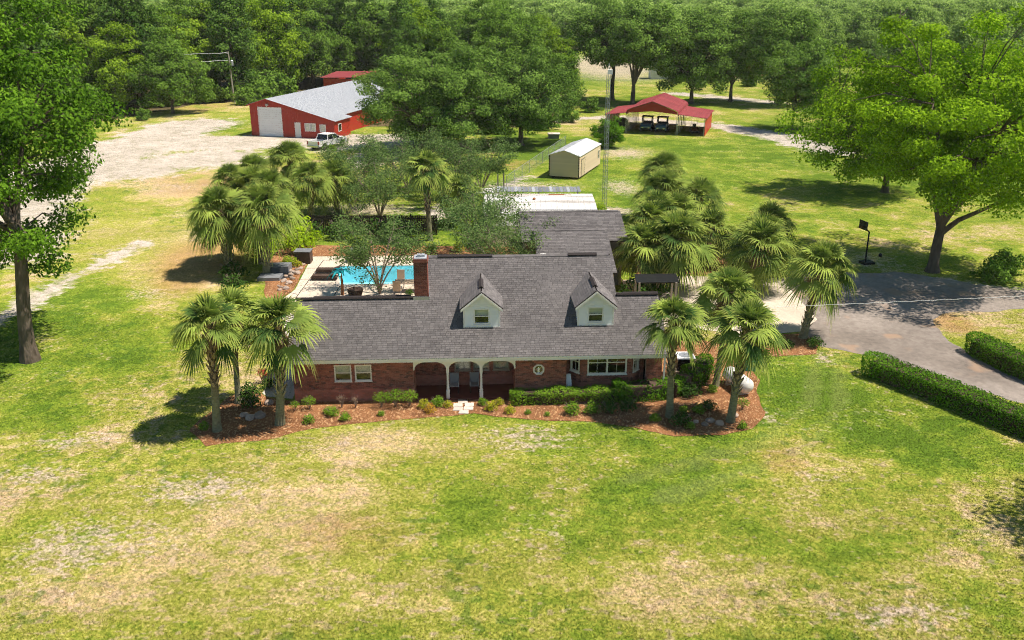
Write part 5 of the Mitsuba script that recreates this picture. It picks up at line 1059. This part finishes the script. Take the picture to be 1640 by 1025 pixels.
# ---- hedges and shrubs
def hedge(name, label, path, w, h, lf, seed, dens=330, L=.11, rough=.10):
    k = thing(name, label, 'hedge'); rng = np.random.default_rng(seed); g, core = MB(seed), MB(seed); P = np.array(path, float)
    seg = np.linalg.norm(np.diff(P, axis=0), axis=1); tot = seg.sum(); cum = np.r_[0, np.cumsum(seg)]; N = int(dens * tot * (w + 2 * h))
    s = rng.random(N) * (tot + w) - w / 2; s = np.clip(s, 0, tot); ends = rng.random(N)
    px, py = np.interp(s, cum, P[:, 0]), np.interp(s, cum, P[:, 1]); i = np.clip(np.searchsorted(cum, s) - 1, 0, len(seg) - 1); d = (P[i + 1] - P[i]) / seg[i][:, None]; nn = np.c_[-d[:, 1], d[:, 0]]
    th = rng.random(N) * (2 * h + w); side = np.where(th < h, -1, np.where(th > h + w, 1, 0)); a = np.where(side == 0, (th - h - w / 2), side * w / 2); z = np.where(side == 0, h, np.where(th < h, th, th - h - w))
    e = np.abs(a) / (w / 2); z = np.where(side == 0, h - .18 * h * e ** 4, z * .97); lum = meshkit.fbm(np.c_[px * 1.1, py * 1.1, z * 1.3 + seed], 3) - .5
    ax = np.where(s <= 0, -(rng.random(N)) * w * .45, np.where(s >= tot, rng.random(N) * w * .45, 0)); sq = np.sqrt(np.clip(1 - (ax / (w * .5)) ** 2, .05, 1))
    c = np.c_[px, py, z] + np.c_[nn * (a * sq)[:, None] + d * ax[:, None], np.zeros(N)]; n = np.c_[nn * np.where(side == 0, .5 * a / (w / 2), side)[:, None], np.where(side == 0, 1.0, .15)]
    c += n * (lum * 4 * rough - rng.random(N) * .12)[:, None]; c[:, 2] = np.maximum(c[:, 2], .03)
    cards(g, c, n + .6 * rng.normal(size=(N, 3)), L, L * .6, rng, np.c_[rng.random(N), np.clip(lum + .5, 0, 1)])
    for j in range(len(seg)):
        o = np.r_[P[j], 0]; dd = np.r_[(P[j + 1] - P[j]), 0]; m = np.r_[-dd[1], dd[0], 0] / seg[j]; core.ob(o - m * (w / 2 - .16), dd, m * (w - .32), Z * (h - .15))
    part(k, 'leaves', g, lf, kind='stuff'); part(k, 'inner_twigs', core, 'dark_wood')  # solid box added inside the hedge to block light


hedge('hedge', 'long clipped hedge along the near side of the driveway', [(19.95, 45.75), (22.1, 42.6), (24.35, 38.95), (28.2, 32.5)], 1.5, 1.1, 'hedge_leaf', 1)
hedge('hedge', 'clipped hedge on the far side of the driveway at the right edge', [(27.1, 48.9), (27.75, 46.5), (28.6, 44.2), (32, 38)], 1.5, 1.1, 'hedge_leaf', 2)
hedge('hedge', 'sunlit yellow green hedge below the octagonal window', [(.3, 42.15), (2.6, 42.25), (5.6, 42.45)], .95, .72, 'shrub_leaf', 3, dens=420, L=.1, rough=.16)
hedge('hedge', 'dark hedge wrapping the right front corner of the house', [(5.7, 42.5), (8.2, 43.0), (9.7, 44.4), (10.6, 46.2)], 1.15, .95, 'hedge_leaf', 4, dens=380, L=.11, rough=.22)


def shrub_proto(gname, lf, seed, r=.35, K=420, L=.085, leggy=False):
    rng = np.random.default_rng(seed); g, st = MB(seed), MB(seed); z0 = .3 if leggy else 0
    for k in range(12):
        a = rng.random() * 6.28; st.tube([(0, 0, 0), (.5 * r * math.cos(a), .5 * r * math.sin(a), r * .8 + z0), (r * .85 * math.cos(a), r * .85 * math.sin(a), r * 1.2 + z0)], [.016, .011, .005], 4, caps=False)
    u = rng.normal(size=(K, 3)); u /= np.linalg.norm(u, axis=1, keepdims=True); u[:, 2] = np.abs(u[:, 2]) * 1.0 - .15; lump = .7 + .65 * meshkit.noise(u * 2.4 + seed, seed)
    c = u * r * (rng.random(K) ** .35 * lump)[:, None] + V(0, 0, r * .45 + z0); cards(g, c, u + .7 * rng.normal(size=(K, 3)) + Z * .3, L, L * .55, rng, np.c_[rng.random(K), lump - .4]); group_of(gname, {'stems': (st, 'pale_bark'), 'leaves': (g, lf)})


shrub_proto('shrub_green', 'shrub_leaf', 1); shrub_proto('shrub_dark', 'dark_leaf', 2); shrub_proto('shrub_yellow', 'yellow_leaf', 3); shrub_proto('shrub_orange', 'orange_leaf', 4); shrub_proto('shrub_leggy', 'shrub_leaf', 5, .5, 380, .09, True); shrub_proto('shrub_bare', 'dead_leaf', 6, .3, 60, .06, True); shrub_proto('shrub_big', 'bamboo_leaf', 7, .8, 900, .13); shrub_proto('shrub_red', 'red_flower', 8, .3, 160, .08, True)
SHR = [(-10.2, 41.35, 'leggy', .75, 'leggy bright shrub at the left corner of the brick wall'), (-10.9, 41.2, 'leggy', .55, 'small leggy shrub nearest the left house corner'), (-9.2, 40.9, 'green', .75, 'small green shrub right of the leggy corner shrub'), (-9.9, 39.8, 'green', .95, 'round green shrub leftmost in the front row of the bed'), (-8.2, 40.1, 'green', .9, 'round green shrub second in the front row of the bed'), (-8.9, 40.6, 'green', 1.05, 'wider green shrub between the two small front row shrubs'),
       (-8.6, 41.5, 'bare', 1.0, 'nearly bare twiggy shrub under the left windows'), (-7.9, 41.5, 'bare', .9, 'second bare twiggy shrub right of the left windows'), (-6.5, 40.6, 'green', .6, 'tiny green shrub before the wide leggy shrubs'), (-6.6, 41.6, 'leggy', .9, 'left one of the three leggy shrubs beside the porch'), (-5.9, 41.6, 'leggy', 1.05, 'middle one of the three leggy shrubs beside the porch'), (-5.2, 41.7, 'leggy', .95, 'right one of the three leggy shrubs beside the porch'),
       (-4.45, 41.5, 'yellow', 1.0, 'yellow shrub left of the stepping stones'), (-4.1, 41.0, 'orange', .95, 'orange tinged shrub left of the stepping stones'), (-3.75, 41.75, 'green', 1.1, 'bright green shrub at the left porch column'), (-3.25, 41.6, 'yellow', .75, 'small yellow shrub just left of the stepping stones'), (-1.5, 41.85, 'green', .8, 'green shrub at the right porch column'), (-1.05, 41.25, 'yellow', 1.05, 'yellow green shrub right of the stepping stones'),
       (-.65, 41.9, 'yellow', .75, 'small yellow shrub behind the yellow green one by the porch'), (-.1, 40.9, 'yellow', .85, 'upright yellow shrub left of the long sunlit hedge'), (.8, 40.8, 'green', .55, 'tiny shrub left in the front row before the sunlit hedge'), (1.75, 40.6, 'green', .5, 'tiny shrub right in the front row before the sunlit hedge'), (3.0, 40.8, 'green', 1.35, 'clipped shrub leftmost of the four before the hedge'), (3.95, 40.9, 'green', 1.25, 'clipped shrub second of the four before the hedge'),
       (4.85, 41.0, 'dark', 1.25, 'clipped shrub with shade put into its leaf colour, third of the four before the hedge'), (5.8, 41.2, 'dark', 1.3, 'clipped shrub with shade put into its leaf colour, rightmost of the four before the hedge'), (8.6, 39.2, 'green', .8, 'low green plant beside the boulders'), (11.1, 39.2, 'green', .8, 'low green plant at the foot of the palm by the propane tank'), (10.5, 43.4, 'green', .9, 'fern like plant at the foot of the slim palm'), (8.6, 41.0, 'green', .8, 'leafy sprout right of the palm before the roof end'),  # last two of the four take dark leaves, shade put into the colour
       (-13.6, 42.5, 'dark', 1.9, 'dark broad leaved clump among the left front palms'), (-13.2, 41.6, 'dark', 1.5, 'lower dark clump among the left front palms'), (-13.4, 44.6, 'red', 1.2, 'red flowering plant beside the walk'), (-12.9, 43.9, 'dark', 1.2, 'dark plant at the head of the walk'), (-14.8, 39.1, 'green', .9, 'weedy tuft at the foot of the leftmost palm'), (14.6, 49.4, 'dark', 1.3, 'dark shrub left in the strip beside the driveway'), (17.9, 49.8, 'dark', 1.5, 'reddish dark shrub right of the leaning palm'), (16.3, 49.7, 'dark', 1.1, 'dark shrub left of the leaning palm'),
       (9.3, 40.9, 'green', 1.0, 'green plant behind the shaded boulders'), (9.9, 41.3, 'dark', 1.2, 'dark plant behind the shaded boulders'), (8.2, 39.6, 'dark', 1.5, 'dark spiky clump at the foot of the palm before the roof end'), (7.0, 40.0, 'green', .9, 'low plant left of the palm before the roof end'), (11.6, 41.3, 'leggy', .7, 'leggy plant right of the palm by the propane tank'), (9.2, 42.9, 'dark', 1.6, 'dark shrub at the end of the dark hedge'), (8.4, 58.9, 'dark', 3.2, 'added dark shrub standing in for palm shade behind the patio cover'), (9.9, 59.4, 'dark', 3.4, 'added dark shrub standing in for palm shade right behind the patio cover'), (-17.1, 66.6, 'big', .75, 'bright plant beside the pond'), (-16.4, 66.4, 'yellow', 1.1, 'yellow plant behind the pond'), (-15.5, 66.0, 'dark', .01, ''), (-17.0, 74.6, 'dark', 3.5, 'dark shrub left before the board fence'), (-14.6, 74.8, 'dark', 3.5, 'dark shrub second before the board fence'), (-9.2, 74.6, 'dark', 3.5, 'dark shrub right before the board fence'), (-11.5, 74.9, 'dark', 3.5, 'dark shrub in the middle before the board fence'),  # the two shrubs behind the patio cover are added in place of palm shade
       (-17.3, 70.5, 'big', 2.0, 'bright yellow green bamboo right of the thick trunked palm'), (-17.6, 72.6, 'big', 2.2, 'bright bamboo behind the thick trunked palm'), (-19.8, 69.5, 'big', 1.7, 'bright bamboo between the two left palms'), (-19.5, 60.5, 'dark', 2.6, 'dark hedge shrub below the left palms'), (-20.3, 63.0, 'dark', 3.0, 'dark hedge shrub left of the palms by the pool'), (-3.6, 76.5, 'big', 1.6, 'bright shrub by the tall palm behind the pool'), (-2.5, 84, 'big', 1.8, 'bright shrub beside the sandy path'), (-24.5, 80, 'big', 1.8, 'bright shrub left of the palm clump beyond the fence'), (-22.5, 92, 'big', 1.9, 'bright shrub behind the palm clump beyond the fence'),
       (-4.3, 70.7, 'yellow', 1.5, 'yellow shrub behind the pool by the chimney'), (-6.5, 70.5, 'green', 1.6, 'green shrub behind the pool'), (-2.4, 70.9, 'orange', 1.6, 'orange shrub behind the pool right of the chimney'), (-8.3, 70.4, 'leggy', 1.3, 'leggy shrub behind the pool'), (-7.1, 59.6, 'dark', .9, 'dark potted plant beside the pool table'), (8.3, 84.2, 'big', .9, 'bright weeds at the foot of the antenna tower'), (-23.5, 118.5, 'green', 2.2, 'green weeds behind the pickup')]
for x, y, kd, s, lab in SHR:
    if lab: inst('shrub', 'shrub_' + kd, lab, 'shrub', (x, y, .01), 57 * x + 31 * y, s)


# ---- grass blades over the near lawn, coloured as the lawn beneath them
grng = np.random.default_rng(5); N = 500000
gy = 22 + 34 * grng.random(N) ** 1.35; gx = (grng.random(N) - .5) * 1.56 * gy
from shapely import contains_xy
keep = ~(contains_xy(drive.buffer(.15), gx, gy) | contains_xy(Polygon([(-11.6, 42.0), (8.2, 42.8), (8.2, 60), (-12, 60)]), gx, gy) | contains_xy(Polygon(ap).buffer(.1), gx, gy))
for q_ in BEDS: keep &= ~(contains_xy(q_, gx, gy) & (contains_xy(q_.buffer(-.35), gx, gy) | (grng.random(N) < .55)))
gx, gy = gx[keep], gy[keep]; N = len(gx); a_ = grng.random(N) * 6.283; h_ = .025 + .05 * grng.random(N) ** 2; w_ = .012 + .012 * grng.random(N); ln = grng.normal(size=(N, 2)) * .025
b0 = np.c_[gx - w_ * np.cos(a_), gy - w_ * np.sin(a_), np.full(N, -.004)]; b1 = np.c_[gx + w_ * np.cos(a_), gy + w_ * np.sin(a_), np.full(N, -.004)]; b2 = np.c_[gx + ln[:, 0], gy + ln[:, 1], h_]
gk = thing('grass', 'short grass of the front lawn', 'grass', kind='stuff'); put(gk, (np.stack([b0, b1, b2], 1).reshape(-1, 3), np.arange(3 * N).reshape(-1, 3), np.zeros((3 * N, 2))), 'ground')

# ---- air
scene['air'] = {'type': 'homogeneous', 'albedo': .95, 'sigma_t': .00012}
scene['haze'] = {'type': 'cube', 'to_world': T().translate([0, 625, 13.5]).scale([1420, 895, 16.0]), 'bsdf': {'type': 'null'}, 'interior': {'type': 'ref', 'id': 'air'}}
labels['haze'] = {'label': 'thin summer haze over the distant woods', 'category': 'haze', 'kind': 'stuff'}
scene['camera']['medium'] = {'type': 'ref', 'id': 'air'}
